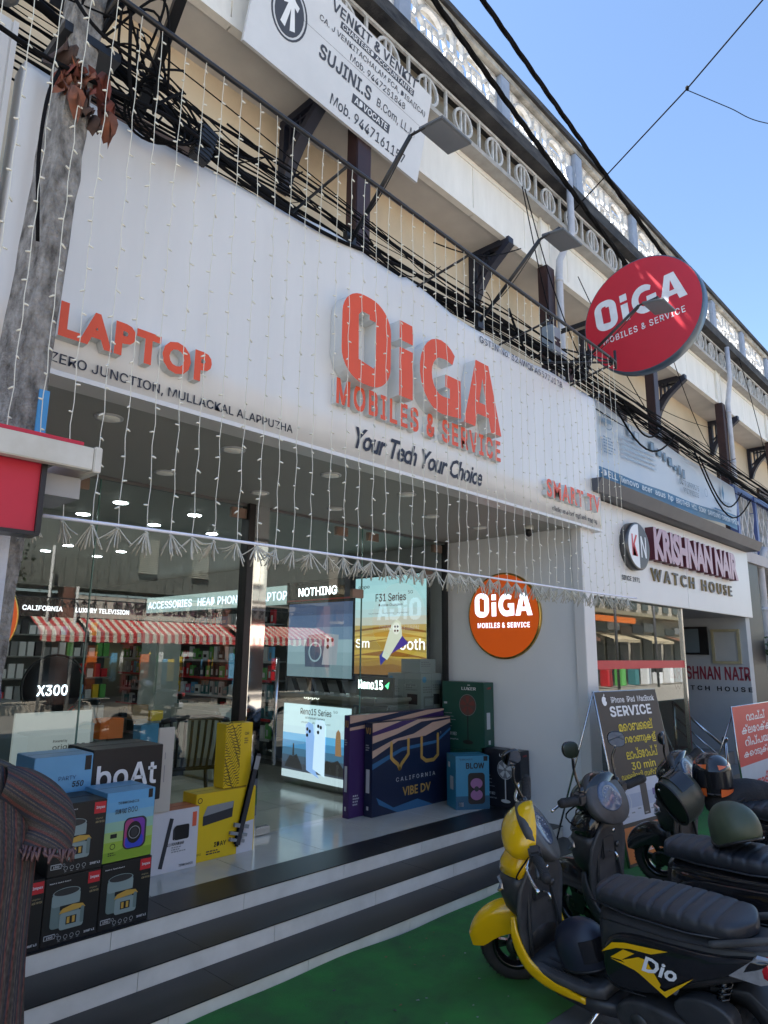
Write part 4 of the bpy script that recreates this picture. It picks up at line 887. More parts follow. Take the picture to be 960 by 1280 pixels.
# shelves on the right wall
sh = Thing('wall_shelf', 'wall rack of small boxed phone accessories along the right wall', 'shelf', (5.5, 8.8, .3))
sh.part('back_panel', B().m(flat('rack_back', (.09, .11, .11))).box(5.60, 5.64, 7.05, 11.2, .3, 2.19))
for k in range(7): sh.part('shelf_board', B().m(flat('rack_board', (.20, .22, .22), .3)).box(5.38, 5.60, 7.05, 11.2, .52+.235*k, .535+.235*k))
for k in range(7): sh.part('price_strip', B().m(PR if k % 2 else LG).box(5.37, 5.379, 7.05, 11.2, .51+.235*k, .54+.235*k))
rnd = random.Random(31); pal = [PW, PW, LG, PD, PD, PK, PG, PB, PY, PR, flat('leafgreen', (.12, .42, .10)), flat('teal', (.05, .2, .22)), PW]
meshes = []
for q in pal:
    for (dx, dy, dz) in ((.05, .10, .15), (.04, .08, .18), (.06, .12, .12)):
        bb = B().m(q).box(-dx/2, dx/2, -dy/2, dy/2, 0, dz); f = Face(bb, (-dx/2, dy/2, 0), (0, -1, 0), (0, 0, 1)); f.rect(.02, .03, dy-.02, dz*.6, rnd.choice([PK, PW, PG, LG]), .001); me = bb.mesh('accessory_pack'); meshes.append((me, dy))
cnt = 0
for k in range(7):
    y = 7.1; band = rnd.choice(range(len(meshes)))
    while y < 11.1 and cnt < 260:
        me, dy = meshes[(band + rnd.choice([0, 0, 0, 1, 2, 7, 12])) % len(meshes)] if rnd.random() < .6 else rnd.choice(meshes)
        o = bpy.data.objects.new('accessory_pack', me); COL.objects.link(o); o.location = (5.43, y+dy/2, .536+.235*k); tag(o, 'small boxed accessory standing on the wall rack inside the shop', 'box', 'accessory packs on the wall rack'); y += dy+rnd.uniform(.01, .05); cnt += 1
    
# counters
oc = Thing('phone_counter', 'grey green phone counter with lit Reno15 Series poster front', 'counter', (5, 5.4, .25)); ctr = mat('counter_grey', (.24, .245, .21), .35, var=.05)
oc.part('body', B().m(ctr).box(4.78, 5.25, 4.95, 6.04, .25, 1.10, .03)); oc.part('top', B().m(flat('counter_top', (.30, .29, .25), .2)).box(4.74, 5.30, 4.62, 6.08, 1.13, 1.17, .01)); oc.part('fascia', B().m(flat('counter_fascia', (.16, .15, .11), .4)).box(4.76, 5.28, 4.66, 6.06, 1.10, 1.129)); oc.part('body', B().m(ctr).box(4.92, 5.25, 4.62, 4.948, .62, 1.10, .02))
sea = [em('r%d' % i, c, .45) for i, c in enumerate([(.45, .55, .60), (.05, .06, .08), (.05, .08, .12), (.05, .13, .22), (.06, .22, .42), (.10, .34, .60), (.42, .58, .66), (.45, .62, .68), (.45, .62, .68), (.46, .64, .70)])]
b = B(); f = Face(b, (4.775, 6.02, .32), (0, -1, 0), (0, 0, 1)); W_, H_ = 1.05, .74; f.grad(0, 0, W_, H_, sea)
ik = flat('lit_ink', (.01, .012, .012)); f.text('Reno15 Series', .28, .64, .48, .065, ik, bold=.015); f.text('5G', .79, .68, .06, .025, ik); f.text('AI Portrait Camera', .36, .60, .30, .022, ik, bold=.015)
for k in range(3): f.text('ultra zoom', .30+.17*k, .555, .11, .02, ik)
for cx_, s_ in ((.18, 1), (.78, 1.5)): f.poly([(cx_-.13*s_, .10), (cx_-.10*s_, .16), (cx_-.05*s_, .22), (cx_, .21), (cx_+.06*s_, .24), (cx_+.13*s_, .15), (cx_+.16*s_, .09)], em('rock', (.035, .035, .035), .3), .002)
f.poly([(.40, .10), (.60, .04), (.55, .09), (.49, .55), (.42, .57), (.37, .54)], em('ph1', (.22, .36, .65), .5), .003); f.poly([(.50, .12), (.68, .06), (.68, .56), (.63, .60), (.54, .60), (.52, .56)], em('ph2', (.50, .64, .80), .5), .004)
for q in ((.40, .50), (.44, .48), (.40, .44), (.57, .54), (.61, .53), (.57, .48)): f.disc(*q, .018, PK, .005)
f.poly([(.83, .28), (.92, .28), (.91, .42), (.90, .50), (.87, .53), (.84, .50), (.83, .42)], em('lady', (.35, .20, .10), .3), .003); f.poly([(.17, .22), (.20, .22), (.195, .34), (.175, .34)], em('rock', (.035, .035, .035), .3), .003)
f.text('oppo', .36, .795, .24, .035, em('oppo', (.7, .72, .65), .8), z=.03, bold=.02); oc.part('lit_poster', b, fix=False)
rn = B(); f = Face(rn, (4.99, 5.10, 1.24), (0, -1, 0), (0, 0, 1)); f.rect(-.03, -.05, .48, .12, flat('reno_back', (.12, .11, .08))); f.text('Reno15', .0, 0, .34, .09, em('neon', (.85, 1.0, .95), 1.3), bold=.03); f.poly([(.37, .04), (.43, .08), (.41, .01)], em('neon_g', (.1, .9, .3), 1), .002); rn.m(flat('reno_back', (.12, .11, .08))).box(4.992, 5.01, 4.62, 5.13, 1.171, 1.36)
tag(link('lit_sign', rn, fix=False), 'small lit Reno15 sign standing on the phone counter', 'sign')
for k in range(4):
    y = 5.95-.24*k; t_ = Thing('display_phone', 'smartphone propped on the phone counter, %s from its far end' % ['first', 'second', 'third', 'fourth'][k], 'phone', (4.9, y, 1.17), group='phones displayed on the counter')
    M = Matrix.Translation((4.9, y, 1.18)) @ Matrix.Rotation(R(-25), 4, 'Y'); t_.part('body', B().m(PK).box(-.005, .005, -.04, .04, 0, .16, .003).xf(M)); t_.part('stand', B().m(PW).box(4.88, 4.96, y-.03, y+.03, 1.171, 1.19))
def carton(name, label, x0, x1, y0, y1, z0, z1, m, art=None, side=None, group=None, top=None, M=None):
    c = ((x0+x1)/2, y0, z0); t_ = Thing(name, label, 'box', c, group=group); q = random.Random(hash(label) & 255)
    b_ = B().m(m).box(x0, x1, y0, y1, z0, z1, .003)
    if top: b_.m(top).add([(x0, y0, z1+.0008), (x1, y0, z1+.0008), (x1, y1, z1+.0008), (x0, y1, z1+.0008)], [(0,1,2,3)])
    b_.m(flat('flap', (.02, .02, .02))).box(x0+.01, x1-.01, (y0+y1)/2-.002, (y0+y1)/2+.002, z1, z1+.0012)
    if M: b_.xf(M)
    t_.part('carton', b_)
    b2 = B(); f_ = Face(b2, (x0, y0, z0), (1, 0, 0), (0, 0, 1))
    if art: art(f_, x1-x0, z1-z0)
    if side: side(Face(b2, (x0, y1, z0), (0, -1, 0), (0, 0, 1)), y1-y0, z1-z0)
    if b2.v:
        if M: b2.xf(M)
        t_.part('printed_art', b2, fix=False)
    return t_
hpw = flat('hp_white', (.38, .42, .42))
def a_hp(f, w_, h_): f.disc(.05, h_-.06, .03, PB); f.lines(.03, h_-.14, .18, 3, .012, PG); f.rect(.04, .06, .20, .18, PG); f.rect(.06, .09, .18, .16, hpw, .002); f.rect(w_*.5, .02, w_*.5+.004, h_, PG); f.lines(w_*.56, h_-.12, .16, 3, .012, PG, seed=5); f.rect(w_*.6, .1, w_*.9, .2, PD)
carton('printer_box', 'white printer carton standing on the shelf under the F31 poster', 5.26, 5.58, 4.50, 4.95, 1.0, 1.40, hpw, a_hp, a_hp)
carton('printer_box', 'smaller white carton lying on top of the printer carton', 5.30, 5.55, 4.55, 4.80, 1.403, 1.54, hpw, lambda f, w_, h_: f.lines(.02, .1, .2, 3, .01, PG))
b = B().m(ctr).box(4.95, 5.6, 4.52, 4.60, .25, .99).box(4.95, 5.6, 4.601, 5.2, .96, .998); tag(link('low_shelf_unit', b), 'grey green shelf unit carrying the printer cartons beside the door glass', 'shelf')
# other counters and displays, left room
b = B().m(flat('pale_column', (.42, .47, .44), .4)).box(4.10, 4.42, 7.6, 8.0, .25, 2.0, .02); tag(link('display_column', b), 'pale green square display column deep inside the shop', 'column')
b = B().m(flat('pale_counter', (.34, .37, .33), .35)).box(4.2, 4.55, 6.4, 7.4, .25, 1.0, .04).box(2.9, 4.0, 9.4, 9.9, .25, 1.0, .04); tag(link('service_counter', b), 'rounded pale counter behind the door handle inside the shop', 'counter')
b = B().m(flat('dk_counter', (.10, .12, .12))).box(1.2, 2.3, 6.4, 7.0, .25, 1.15, .02); tag(link('dark_counter', b), 'dark low counter in the left half of the shop', 'counter')
def neon(name, label, s_, x, y, z, w_, h_, m, back=None):
    b_ = B(); f_ = Face(b_, (x, y, z), (1, 0, 0), (0, 0, 1))
    if back: b_.m(back).box(x-.06, x+w_+.06, y+.004, y+.03, z-.12, z+h_+.15)
    f_.text(s_, 0, 0, w_, h_, m, .004, bold=.03); tag(link(name, b_, fix=False), label, 'sign')
b = B().m(PK).tube([(1.92+.21*math.cos(R(q)), 4.93, 1.35+.21*math.sin(R(q))) for q in range(0, 361, 15)], .008, 6); b.lathe((1.92, 4.955, 1.35), (0, -1, 0), [(0, .001), (0, .20), (.01, .20), (.01, .001)], 30); b.box(1.88, 1.96, 4.94, 4.97, .9, 1.16); tag(link('round_stand', b), 'black round display stand behind the lit X300 sign', 'stand')
neon('lit_sign', 'lit white X300 sign glowing behind the left glass', 'X300', 1.80, 4.9, 1.29, .20, .07, em('x300', (.8, .9, 1.0), 1.5))
b = B().m(em('origin', (.33, .36, .36), .25)).box(1.62, 2.10, 4.70, 4.73, .85, 1.20); f = Face(b, (1.62, 4.698, .85), (1, 0, 0), (0, 0, 1)); f.text('Powered by', .24, .155, .09, .02, PK, bold=.02); f.text('originOS', .24, .105, .21, .04, PK, bold=.01)
tag(link('lit_standee', b, fix=False), 'white lit originOS panel standing behind the left glass', 'sign')
b = B().m(flat('tvdark', (.03, .02, .025), .2)).box(1.9, 3.0, 6.0, 6.05, 1.86, 2.02); f = Face(b, (1.9, 5.998, 1.86), (1, 0, 0), (0, 0, 1)); tvl = em('tvt', (.75, .75, .8), 1.0); f.text('CALIFORNIA', .12, .05, .32, .040, tvl, bold=.02); f.text('LUXURY TELEVISION', .55, .05, .48, .040, tvl, bold=.02)
tag(link('header_sign', b, fix=False), 'dark header strip reading CALIFORNIA LUXURY TELEVISION inside the shop', 'sign')
rnd = random.Random(41)
for k in range(5):
    x = 1.35+.85*k; b = B().m(PK).box(x, x+.75, 12.6, 12.66, 1.2, 1.65); b.m(em('tv%d' % k, rnd.choice([(.05, .12, .2), (.15, .08, .1), (.05, .15, .1), (.2, .2, .1)]), .8)).box(x+.02, x+.73, 12.59, 12.6, 1.22, 1.63); tag(link('television', b), 'wall mounted television on the far wall of the shop', 'television', 'televisions on the far wall')
# free standing goods rack (centre-left, many small packs)
gr_ = Thing('goods_rack', 'free standing rack of hanging accessories in the middle of the shop', 'rack', (3.3, 8.3, .25)); gr_.part('frame', B().m(flat('rack_back', (.09, .11, .11))).box(2.7, 4.0, 8.75, 8.8, .25, 1.9))
for k in range(6): gr_.part('shelf_board', B().m(flat('rack_board', (.2, .22, .22), .3)).box(2.7, 4.0, 8.50, 8.749, .5+.25*k, .515+.25*k))
me2 = [B().m(q).box(-.035, .035, -.02, .02, 0, h).mesh('rack_item') for q in pal for h in (.10, .16)]
for k in range(6):
    for j in range(14): gr_.inst('rack_item', rnd.choice(me2), Matrix.Translation((2.75+.09*j-3.3, 8.56-8.3, .517+.25*k-.25)))
# orange cardboard heap
for k, (x, y, z, s_, m_) in enumerate([(2.75, 6.1, .25, .3, PO), (3.0, 6.35, .55, .25, PW), (3.1, 6.0, .25, .28, PW), (3.4, 6.5, .7, .22, PB), (2.6, 6.2, .8, .2, PW), (2.9, 6.3, .8, .22, PO), (3.25, 6.4, .95, .16, flat('tan', (.3, .2, .1))), (3.5, 6.3, .4, .28, PD), (3.45, 6.4, .92, .12, PY)]):
    carton('stock_box', ('%s stock carton in the pile behind the yellow sound bar box' % ['orange', 'white', 'pale', 'blue', 'small white', 'small orange', 'tan', 'black', 'yellow'][k]), x, x+s_, y, y+s_*.7, z, z+s_*.8, m_)
b = B().m(flat('pile_table', (.2, .2, .18))).box(2.5, 3.7, 5.95, 6.7, .25, .28); 
# chair
ch = Thing('plastic_chair', 'black slatted plastic chair turned away behind the window boxes', 'chair', (3.15, 5.15, .25)); pk = flat('chair_black', (.015, .015, .017), .35)
M = Matrix.Translation((3.14, 5.2, .25)) @ Matrix.Rotation(R(-20), 4, 'Z')
b = B().m(pk); b.box(-.23, .23, -.20, .24, .42, .45, .01).xf(M); ch.part('seat', b)
top = [M @ Vector(p) for p in ((-.26, -.25, .80), (-.12, -.29, .83), (.12, -.29, .83), (.26, -.25, .80))]
bk = B().m(pk).tube(bez(top, 5), .022, 8); bk.tube(bez([M @ Vector(p) for p in ((-.26, -.25, .80), (-.24, -.22, .6), (-.23, -.18, .43))], 5), .02, 8).tube(bez([M @ Vector(p) for p in ((.26, -.25, .80), (.24, -.22, .6), (.23, -.18, .43))], 5), .02, 8); ch.part('back_frame', bk)
for k in range(8):
    x = -.19+.054*k; ch.part('slat', B().m(pk).tube(bez([M @ Vector(p) for p in ((x, -.285, .81), (x*.95, -.25, .62), (x*.9, -.19, .45))], 4), .012, 6))
for sx in (-.2, .2):
    for sy in (-.18, .2): ch.part('leg', B().m(pk).tube([M @ Vector((sx, sy, .43)), M @ Vector((sx*1.15, sy*1.15, 0))], [.02, .014], 8))

# ================================================================== PRODUCT BOXES
fry_g = flat('fryer_green', (.16, .22, .21), .3); fry_l = flat('fryer_light', (.26, .33, .32), .3)
def a_fry(f, w_, h_):
    f.rect(w_*.76, h_*.80, w_*.98, h_*.97, PR); f.text('Impex', w_*.79, h_*.86, w_*.17, h_*.05, PW, .003, bold=.03); f.text('Watch it, Cook & Roast it', w_*.06, h_*.90, w_*.38, h_*.022, PW, bold=.02)
    x, y = w_*.13, h_*.20; s = w_*.55
    f.poly(rrect(x, y+s*.08, x+s*.92, y+s*1.02, s*.12), fry_g, .002); f.poly(rrect(x, y+s*.72, x+s*.92, y+s*1.12, s*.1), fry_l, .0025); f.disc(x+s*.46, y+s*1.12, s*.45, fry_l, .0028, ry=s*.15); f.disc(x+s*.46, y+s*1.14, s*.41, flat('fry_top', (.03, .032, .035)), .003, ry=s*.11)
    f.rect(x+s*.28, y+s*.60, x+s*.95, y+s*.73, PK, .003); f.poly(rrect(x+s*.30, y, x+s*1.08, y+s*.50, s*.09), fry_l, .004); f.poly([(x+s*.26, y+s*.50), (x+s*1.12, y+s*.56), (x+s*1.02, y+s*.68), (x+s*.7, y+s*.72), (x+s*.36, y+s*.64)], flat('fries', (.55, .33, .06)), .005)
    f.rect(x+s*.50, y+s*.14, x+s*.84, y+s*.38, PK, .0055); f.rect(x+s*.53, y+s*.17, x+s*.62, y+s*.36, flat('fries', (.55, .33, .06)), .006); f.rect(x+s*.70, y+s*.17, x+s*.79, y+s*.36, flat('fries', (.55, .33, .06)), .006); f.poly(rrect(x+s*.96, y+s*.10, x+s*1.08, y+s*.60, s*.05), fry_g, .0055)
    f.text('AIR FRYER', w_*.80, h_*.66, w_*.17, h_*.03, flat('gold_ink', (.4, .33, .18)), bold=.03); f.text('digital', w_*.80, h_*.71, w_*.14, h_*.03, flat('gold_ink', (.4, .33, .18)))
    f.rect(w_*.05, h_*.10, w_*.24, h_*.17, LG); f.rect(w_*.06, h_*.11, w_*.23, h_*.16, PK, .0025); f.text('1500', w_*.09, h_*.12, w_*.11, h_*.03, PW, .003, bold=.02)
    for k in range(4): f.ring(w_*(.32+.11*k), h_*.09, w_*.035, w_*.006, LG); f.rect(w_*(.30+.11*k), h_*.04, w_*(.34+.11*k), h_*.045, LG)
    f.text('SMART 4.5', w_*.76, h_*.07, w_*.19, h_*.035, PW, bold=.03); f.ring(w_*.28, h_*.14, w_*.025, w_*.005, LG)
cb = flat('carton_black', (.010, .011, .013), .4)
carton('air_fryer_box', 'black air fryer carton at the front left, bottom row, behind the kurta', 1.43, 1.692, 3.52, 3.80, .249, .545, cb, a_fry, group='air fryer boxes')
carton('air_fryer_box', 'black air fryer carton in the bottom row under the speaker box', 1.695, 1.96, 3.52, 3.80, .249, .552, cb, a_fry, group='air fryer boxes')
carton('air_fryer_box', 'black air fryer carton in the upper row beside the speaker box', 1.43, 1.692, 3.52, 3.80, .548, .865, cb, a_fry, group='air fryer boxes')
carton('air_fryer_box', 'black air fryer carton mostly hidden behind the hanging kurta', 1.16, 1.427, 3.52, 3.80, .249, .55, cb, a_fry, group='air fryer boxes')
spk = [flat('sg%d' % i, c) for i, c in enumerate([(.22, .36, .03), (.30, .45, .05), (.34, .50, .16), (.28, .48, .36), (.20, .42, .55), (.14, .38, .62), (.12, .36, .62)])]
def a_spk(f, w_, h_):
    f.grad(0, 0, w_, h_, spk); f.poly([(0, 0), (w_, 0), (w_, h_*.12), (w_*.5, h_*.2), (0, h_*.08)], spk[0], .0015); f.text('ZEBRONICS', w_*.22, h_*.82, w_*.44, h_*.035, PD, bold=.02); f.text('SOUND FEAST', w_*.18, h_*.68, w_*.24, h_*.07, PD, bold=.03); f.text('800', w_*.44, h_*.68, w_*.2, h_*.08, PD)
    f.poly(rrect(w_*.38, h_*.14, w_*.86, h_*.60, h_*.09), PD, .002); f.poly(rrect(w_*.40, h_*.16, w_*.82, h_*.58, h_*.08), flat('glow_violet', (.18, .04, .35)), .003); f.poly(rrect(w_*.40, h_*.16, w_*.60, h_*.58, h_*.08), flat('glow_pink', (.38, .06, .18)), .0035); f.poly(rrect(w_*.42, h_*.16, w_*.80, h_*.34, h_*.07), flat('glow_blue', (.03, .06, .5)), .004)
    f.disc(w_*.60, h_*.38, w_*.155, PK, .005, ry=h_*.16); f.disc(w_*.60, h_*.38, w_*.07, PD, .006, ry=h_*.07); f.ring(w_*.6, h_*.38, w_*.12, .004, PG, .0065)
    f.rect(w_*.86, h_*.86, w_*.95, h_*.99, PK, .002); f.ring(w_*.18, h_*.22, .014, .003, PK); f.rect(w_*.12, h_*.34, w_*.25, h_*.40, PK, .002); f.lines(w_*.1, h_*.12, w_*.2, 2, .005, PK)
carton('speaker_box', 'blue and green speaker carton standing on an air fryer box', 1.696, 1.955, 3.53, 3.80, .556, .885, spk[5], a_spk, top=flat('box_blue_top', (.16, .38, .58)))
carton('speaker_box', 'light blue speaker carton on the back row beside the black boAt box', 1.44, 1.745, 3.84, 4.10, .75, 1.045, spk[5], lambda f, w_, h_: (f.text('550', w_*.66, h_*.45, w_*.2, h_*.10, PK, bold=.03, shear=.2), f.text('PARTY', w_*.42, h_*.58, w_*.3, h_*.07, flat('navy2', (.03, .08, .2))), f.rect(w_*.86, h_*.72, w_*.97, h_*.97, PK)), top=flat('box_blue_top', (.16, .38, .58)))
carton('stock_box', 'plain black carton stacked under the light blue speaker carton', 1.44, 1.95, 3.84, 4.10, .249, .747, cb)
def a_boat(f, w_, h_): f.text('boAt', w_*.06, h_*.30, w_*.86, h_*.42, PW, bold=.03); f.text('PARTYPAL', w_*.04, h_*.12, w_*.25, h_*.06, PW, bold=.02); f.lines(w_*.04, h_*.07, w_*.25, 1, .006, PG)
carton('speaker_box', 'black boAt carton with big white lettering on the back row', 1.755, 2.17, 3.86, 4.20, .75, 1.055, cb, a_boat)
def a_sb(f, w_, h_):
    f.poly([(w_*.20, h_*.10), (w_*.28, h_*.08), (w_*.46, h_*.86), (w_*.38, h_*.88)], PD, .002); f.poly(rrect(w_*.50, h_*.50, w_*.80, h_*.74, .012), PK, .002); f.poly([(w_*.46, h_*.52), (w_*.50, h_*.50), (w_*.50, h_*.74), (w_*.46, h_*.68)], PD, .0025)
    f.text('2.1 SOUNDBAR', w_*.36, h_*.42, w_*.34, h_*.05, PD, bold=.03); f.lines(w_*.45, h_*.38, w_*.3, 3, .007, PG, seed=3); f.rect(w_*.86, h_*.68, w_*.95, h_*.92, flat('coral', (.7, .12, .06)), .002); f.text('ZEBRONICS', w_*.62, h_*.06, w_*.3, h_*.035, PD, bold=.02)
wt = flat('box_white', (.58, .58, .62)); 
carton('sound_bar_box', 'white sound bar carton with a black slanting bar printed on it', 2.27, 2.605, 4.12, 4.30, .249, .61, wt, a_sb, top=flat('terracotta', (.42, .12, .05)))
carton('sound_bar_box', 'tall narrow cream carton standing between the boAt box and the chair', 2.27, 2.38, 4.10, 4.115, .615, 1.12, flat('box_cream', (.50, .47, .42)), lambda f, w_, h_: (f.rect(w_*.45, h_*.35, w_*.5, h_*.55, PG), f.rect(w_*.45, h_*.62, w_*.5, h_*.7, PG)))
def a_yb(f, w_, h_):
    f.poly([(w_*.70, 0), (w_*.98, 0), (w_*.98, h_*.48), (w_*.70, h_*.44)], wt, .0012); f.poly([(w_*.12, h_*.52), (w_*.60, h_*.58), (w_*.62, h_*.82), (w_*.18, h_*.80), (w_*.12, h_*.66)], PD, .002); f.poly([(w_*.18, h_*.80), (w_*.62, h_*.82), (w_*.60, h_*.72), (w_*.12, h_*.66)], PG, .0025)
    f.ring(w_*.06, h_*.90, .018, .005, PK); f.text('ZEBRONICS', w_*.02, h_*.1, w_*.10, h_*.03, PK); f.text('2DAY', w_*.32, h_*.18, w_*.20, h_*.07, PK, bold=.03); f.lines(w_*.2, h_*.12, w_*.3, 2, .008, PD)
byel = flat('box_yellow', (.70, .48, .01)); 
carton('sound_bar_box', 'yellow sound bar carton lying low on its edge at the shop window', 2.61, 3.085, 4.17, 4.34, .249, .67, byel, a_yb, top=flat('yellow_top', (.62, .45, .06)))
def a_wave(f, w_, h_):
    rr = random.Random(4)
    for k in range(22):
        z = h_*.02+h_*.045*k; pts = [(w_*.56*j/8, z+.02*math.sin(j*.9+k*.3)+.012*math.sin(j*2+k)) for j in range(9)]
        for a_, c_ in zip(pts, pts[1:]): f.poly([a_, c_, (c_[0], c_[1]+.006), (a_[0], a_[1]+.006)], PK, .002)
    f.text('QR', w_*.70, h_*.80, w_*.16, h_*.05, PD); f.lines(w_*.70, h_*.74, w_*.2, 3, .008, PD)
carton('sound_bar_box', 'tall upright yellow carton with black wave lines by the mullion', 2.83, 3.055, 4.20, 4.32, .675, 1.10, byel, a_wave)
t_ = Thing('sound_bar', 'dark grey sound bar printed figure leaning on the yellow carton', 'sound bar', (3.0, 4.14, .3)); M = Matrix.Translation((2.93, 4.152, .30)) @ Matrix.Rotation(R(14), 4, 'Y')
t_.part('bar', B().m(PD).box(-.028, .028, -.012, .012, .0, .62, .012).xf(M)); t_.part('grille', B().m(PG).box(-.02, .02, -.0135, -.0125, .5, .59).box(-.06, .06, -.011, .009, .12, .145).box(-.08, .06, -.011, .009, .07, .09).box(-.07, .05, -.011, .009, .03, .05).xf(M))
# TV cartons
vun = flat('vu_navy', (.010, .018, .050), .3); vup = flat('vu_purple', (.045, .02, .10), .3); rose = flat('vu_rose', (.50, .34, .26), .3); gold = mat('vu_gold', (.62, .38, .10), .3, .4)
def a_vu(f, w_, h_):
    f.poly([(0, h_*.62), (w_*.3, h_*.78), (w_*.65, h_*.80), (w_, h_*.93), (w_, h_), (0, h_)], rose, .0012)
    f.poly([(0, h_*.70), (w_*.25, h_*.80), (w_*.5, h_*.84), (w_*.75, h_*.95), (w_, h_*.97), (w_, h_*.99), (w_*.6, h_*.97), (w_*.3, h_*.86), (0, h_*.78)], vun, .0018)
    f.poly([(0, h_*.86), (w_*.3, h_*.92), (w_*.55, h_), (w_*.35, h_), (0, h_*.90)], vup, .002)
    f.poly([(0, h_*.50), (w_*.35, h_*.66), (w_*.8, h_*.70), (w_, h_*.84), (w_, h_*.87), (w_*.8, h_*.735), (w_*.35, h_*.70), (0, h_*.56)], flat('vu_blue', (.03, .12, .25)), .002)
    f.poly([(w_*.05, h_*.20), (w_*.25, h_*.06), (w_*.55, h_*.10), (w_*.75, h_*.0), (w_*.3, 0), (w_*.08, h_*.12)], flat('vu_blue', (.03, .12, .25)), .002)
    a = .032
    def st(pts):
        for p, q in zip(pts, pts[1:]):
            d = math.atan2(q[1]-p[1], q[0]-p[0]); nx, ny = -math.sin(d)*a/2, math.cos(d)*a/2; f.poly([(p[0]+nx, p[1]+ny), (p[0]-nx, p[1]-ny), (q[0]-nx, q[1]-ny), (q[0]+nx, q[1]+ny)], gold, .003)
        for p in pts: f.disc(p[0], p[1], a/2, gold, .0035, n=12)
    st([(w_*.22, h_*.76), (w_*.22, h_*.60), (w_*.255, h_*.56), (w_*.30, h_*.52), (w_*.32, h_*.47)]); st([(w_*.43, h_*.78), (w_*.43, h_*.62), (w_*.39, h_*.57), (w_*.345, h_*.52), (w_*.325, h_*.47)])
    st([(w_*.60, h_*.78), (w_*.60, h_*.56), (w_*.66, h_*.51), (w_*.76, h_*.51), (w_*.82, h_*.56), (w_*.82, h_*.80)])
    f.text('CALIFORNIA', w_*.28, h_*.33, w_*.50, h_*.045, LG, bold=.01, spacing=1.5); f.text('VIBE DV', w_*.36, h_*.16, w_*.36, h_*.10, gold, bold=.02, native=True); f.ring(w_*.86, h_*.82, .008, .002, LG)
def s_vu(f, w_, h_): f.text('VU', w_*.2, h_*.88, w_*.6, h_*.07, gold, bold=.02); f.lines(w_*.2, h_*.75, w_*.6, 3, .010, LG); f.rect(w_*.25, h_*.25, w_*.7, h_*.5, LG) if True else 0; f.rect(w_*.35, h_*.07, w_*.6, h_*.11, LG)
carton('television_box', 'large navy television carton with gold lettering at the front of the stack', 4.335, 5.40, 4.25, 4.345, .249, 1.005, vun, a_vu, s_vu)
carton('television_box', 'taller purple television carton right behind the navy one', 4.17, 5.44, 4.36, 4.43, .249, 1.07, vup, lambda f, w_, h_: (f.poly([(0, h_*.85), (w_*.5, h_*.9), (w_, h_*.98), (w_, h_), (0, h_)], rose, .0012), f.poly([(0, h_*.88), (w_*.4, h_*.93), (w_*.8, h_), (w_*.5, h_), (0, h_*.92)], vun, .002), f.lines(.05, h_*.2, .1, 4, .012, LG)), s_vu)
cy = flat('blow_blue', (.03, .22, .36), .35); 
def a_bl(f, w_, h_):
    f.rect(0, 0, w_, h_*.25, flat('blow_dark', (.015, .09, .16)), .001); f.text('BLOW', w_*.30, h_*.76, w_*.55, h_*.11, PK, bold=.05); f.text('ZEBRONICS', w_*.10, h_*.92, w_*.4, h_*.03, PK); f.rect(w_*.83, h_*.90, w_*.95, h_*.99, PK, .002)
    f.poly(rrect(w_*.36, h_*.10, w_*.86, h_*.68, .03), PK, .002); f.disc(w_*.61, h_*.48, w_*.18, flat('glow_mauve', (.30, .13, .28)), .003, ry=h_*.10); f.disc(w_*.61, h_*.27, w_*.18, flat('glow_mauve', (.30, .13, .28)), .003, ry=h_*.10); f.disc(w_*.61, h_*.38, w_*.07, PD, .004); f.rect(w_*.08, h_*.06, w_*.22, h_*.14, LG)
M = Matrix.Translation((5.22, 3.90, 0)) @ Matrix.Rotation(R(-32), 4, 'Z') @ Matrix.Translation((-5.22, -3.90, 0))
carton('speaker_box', 'blue party speaker carton set at an angle beside the fan box', 5.08, 5.40, 3.86, 4.10, .249, .70, cy, a_bl, lambda f, w_, h_: (f.rect(w_*.4, h_*.35, w_*.75, h_*.6, LG), f.rect(w_*.2, h_*.75, w_*.4, h_*.85, PW)), M=M)
lk = flat('luker_black', (.014, .015, .022), .35); lg_ = flat('luker_green', (.012, .07, .05), .35)
def fan_art(c, sm):
    def a(f, w_, h_):
        cx_, cy_ = w_*.62, h_*.66; f.ring(cx_, cy_, w_*.20, .004, LG if sm else PG, .002); f.disc(cx_, cy_, w_*.19, flat('fan_disc', (.16, .17, .19)) if sm else flat('fan_disc_r', (.12, .06, .05)), .0015)
        for k in range(5):
            a0 = R(72*k+20); p = [(cx_+w_*.04*math.cos(a0-.5), cy_+w_*.04*math.sin(a0-.5)), (cx_+w_*.17*math.cos(a0-.35), cy_+w_*.17*math.sin(a0-.35)), (cx_+w_*.17*math.cos(a0+.25), cy_+w_*.17*math.sin(a0+.25)), (cx_+w_*.04*math.cos(a0+.5), cy_+w_*.04*math.sin(a0+.5))]; f.poly(p, LG if sm else flat('fan_red', (.20, .05, .04)), .003)
        f.rect(cx_-.006, h_*.12, cx_+.006, cy_-w_*.18, LG if sm else PK, .002); f.disc(cx_, h_*.12, w_*.12, LG if sm else PK, .003, ry=h_*.03)
        f.text('LUKER', w_*.48, h_*.88, w_*.34, h_*.045, PW, bold=.03); f.rect(w_*.62, h_*.95, w_*.68, h_*.96, PW); f.rect(w_*.04, h_*.66, w_*.12, h_*.69, LG); f.lines(w_*.04, h_*.52, w_*.32, 5, .006, PG, 5); f.text('TORNADO NEO', w_*.05, h_*.2, w_*.3, h_*.05, LG, bold=.02); f.text('High Speed Fan', w_*.05, h_*.13, w_*.34, h_*.03, LG, bold=.01)
    return a
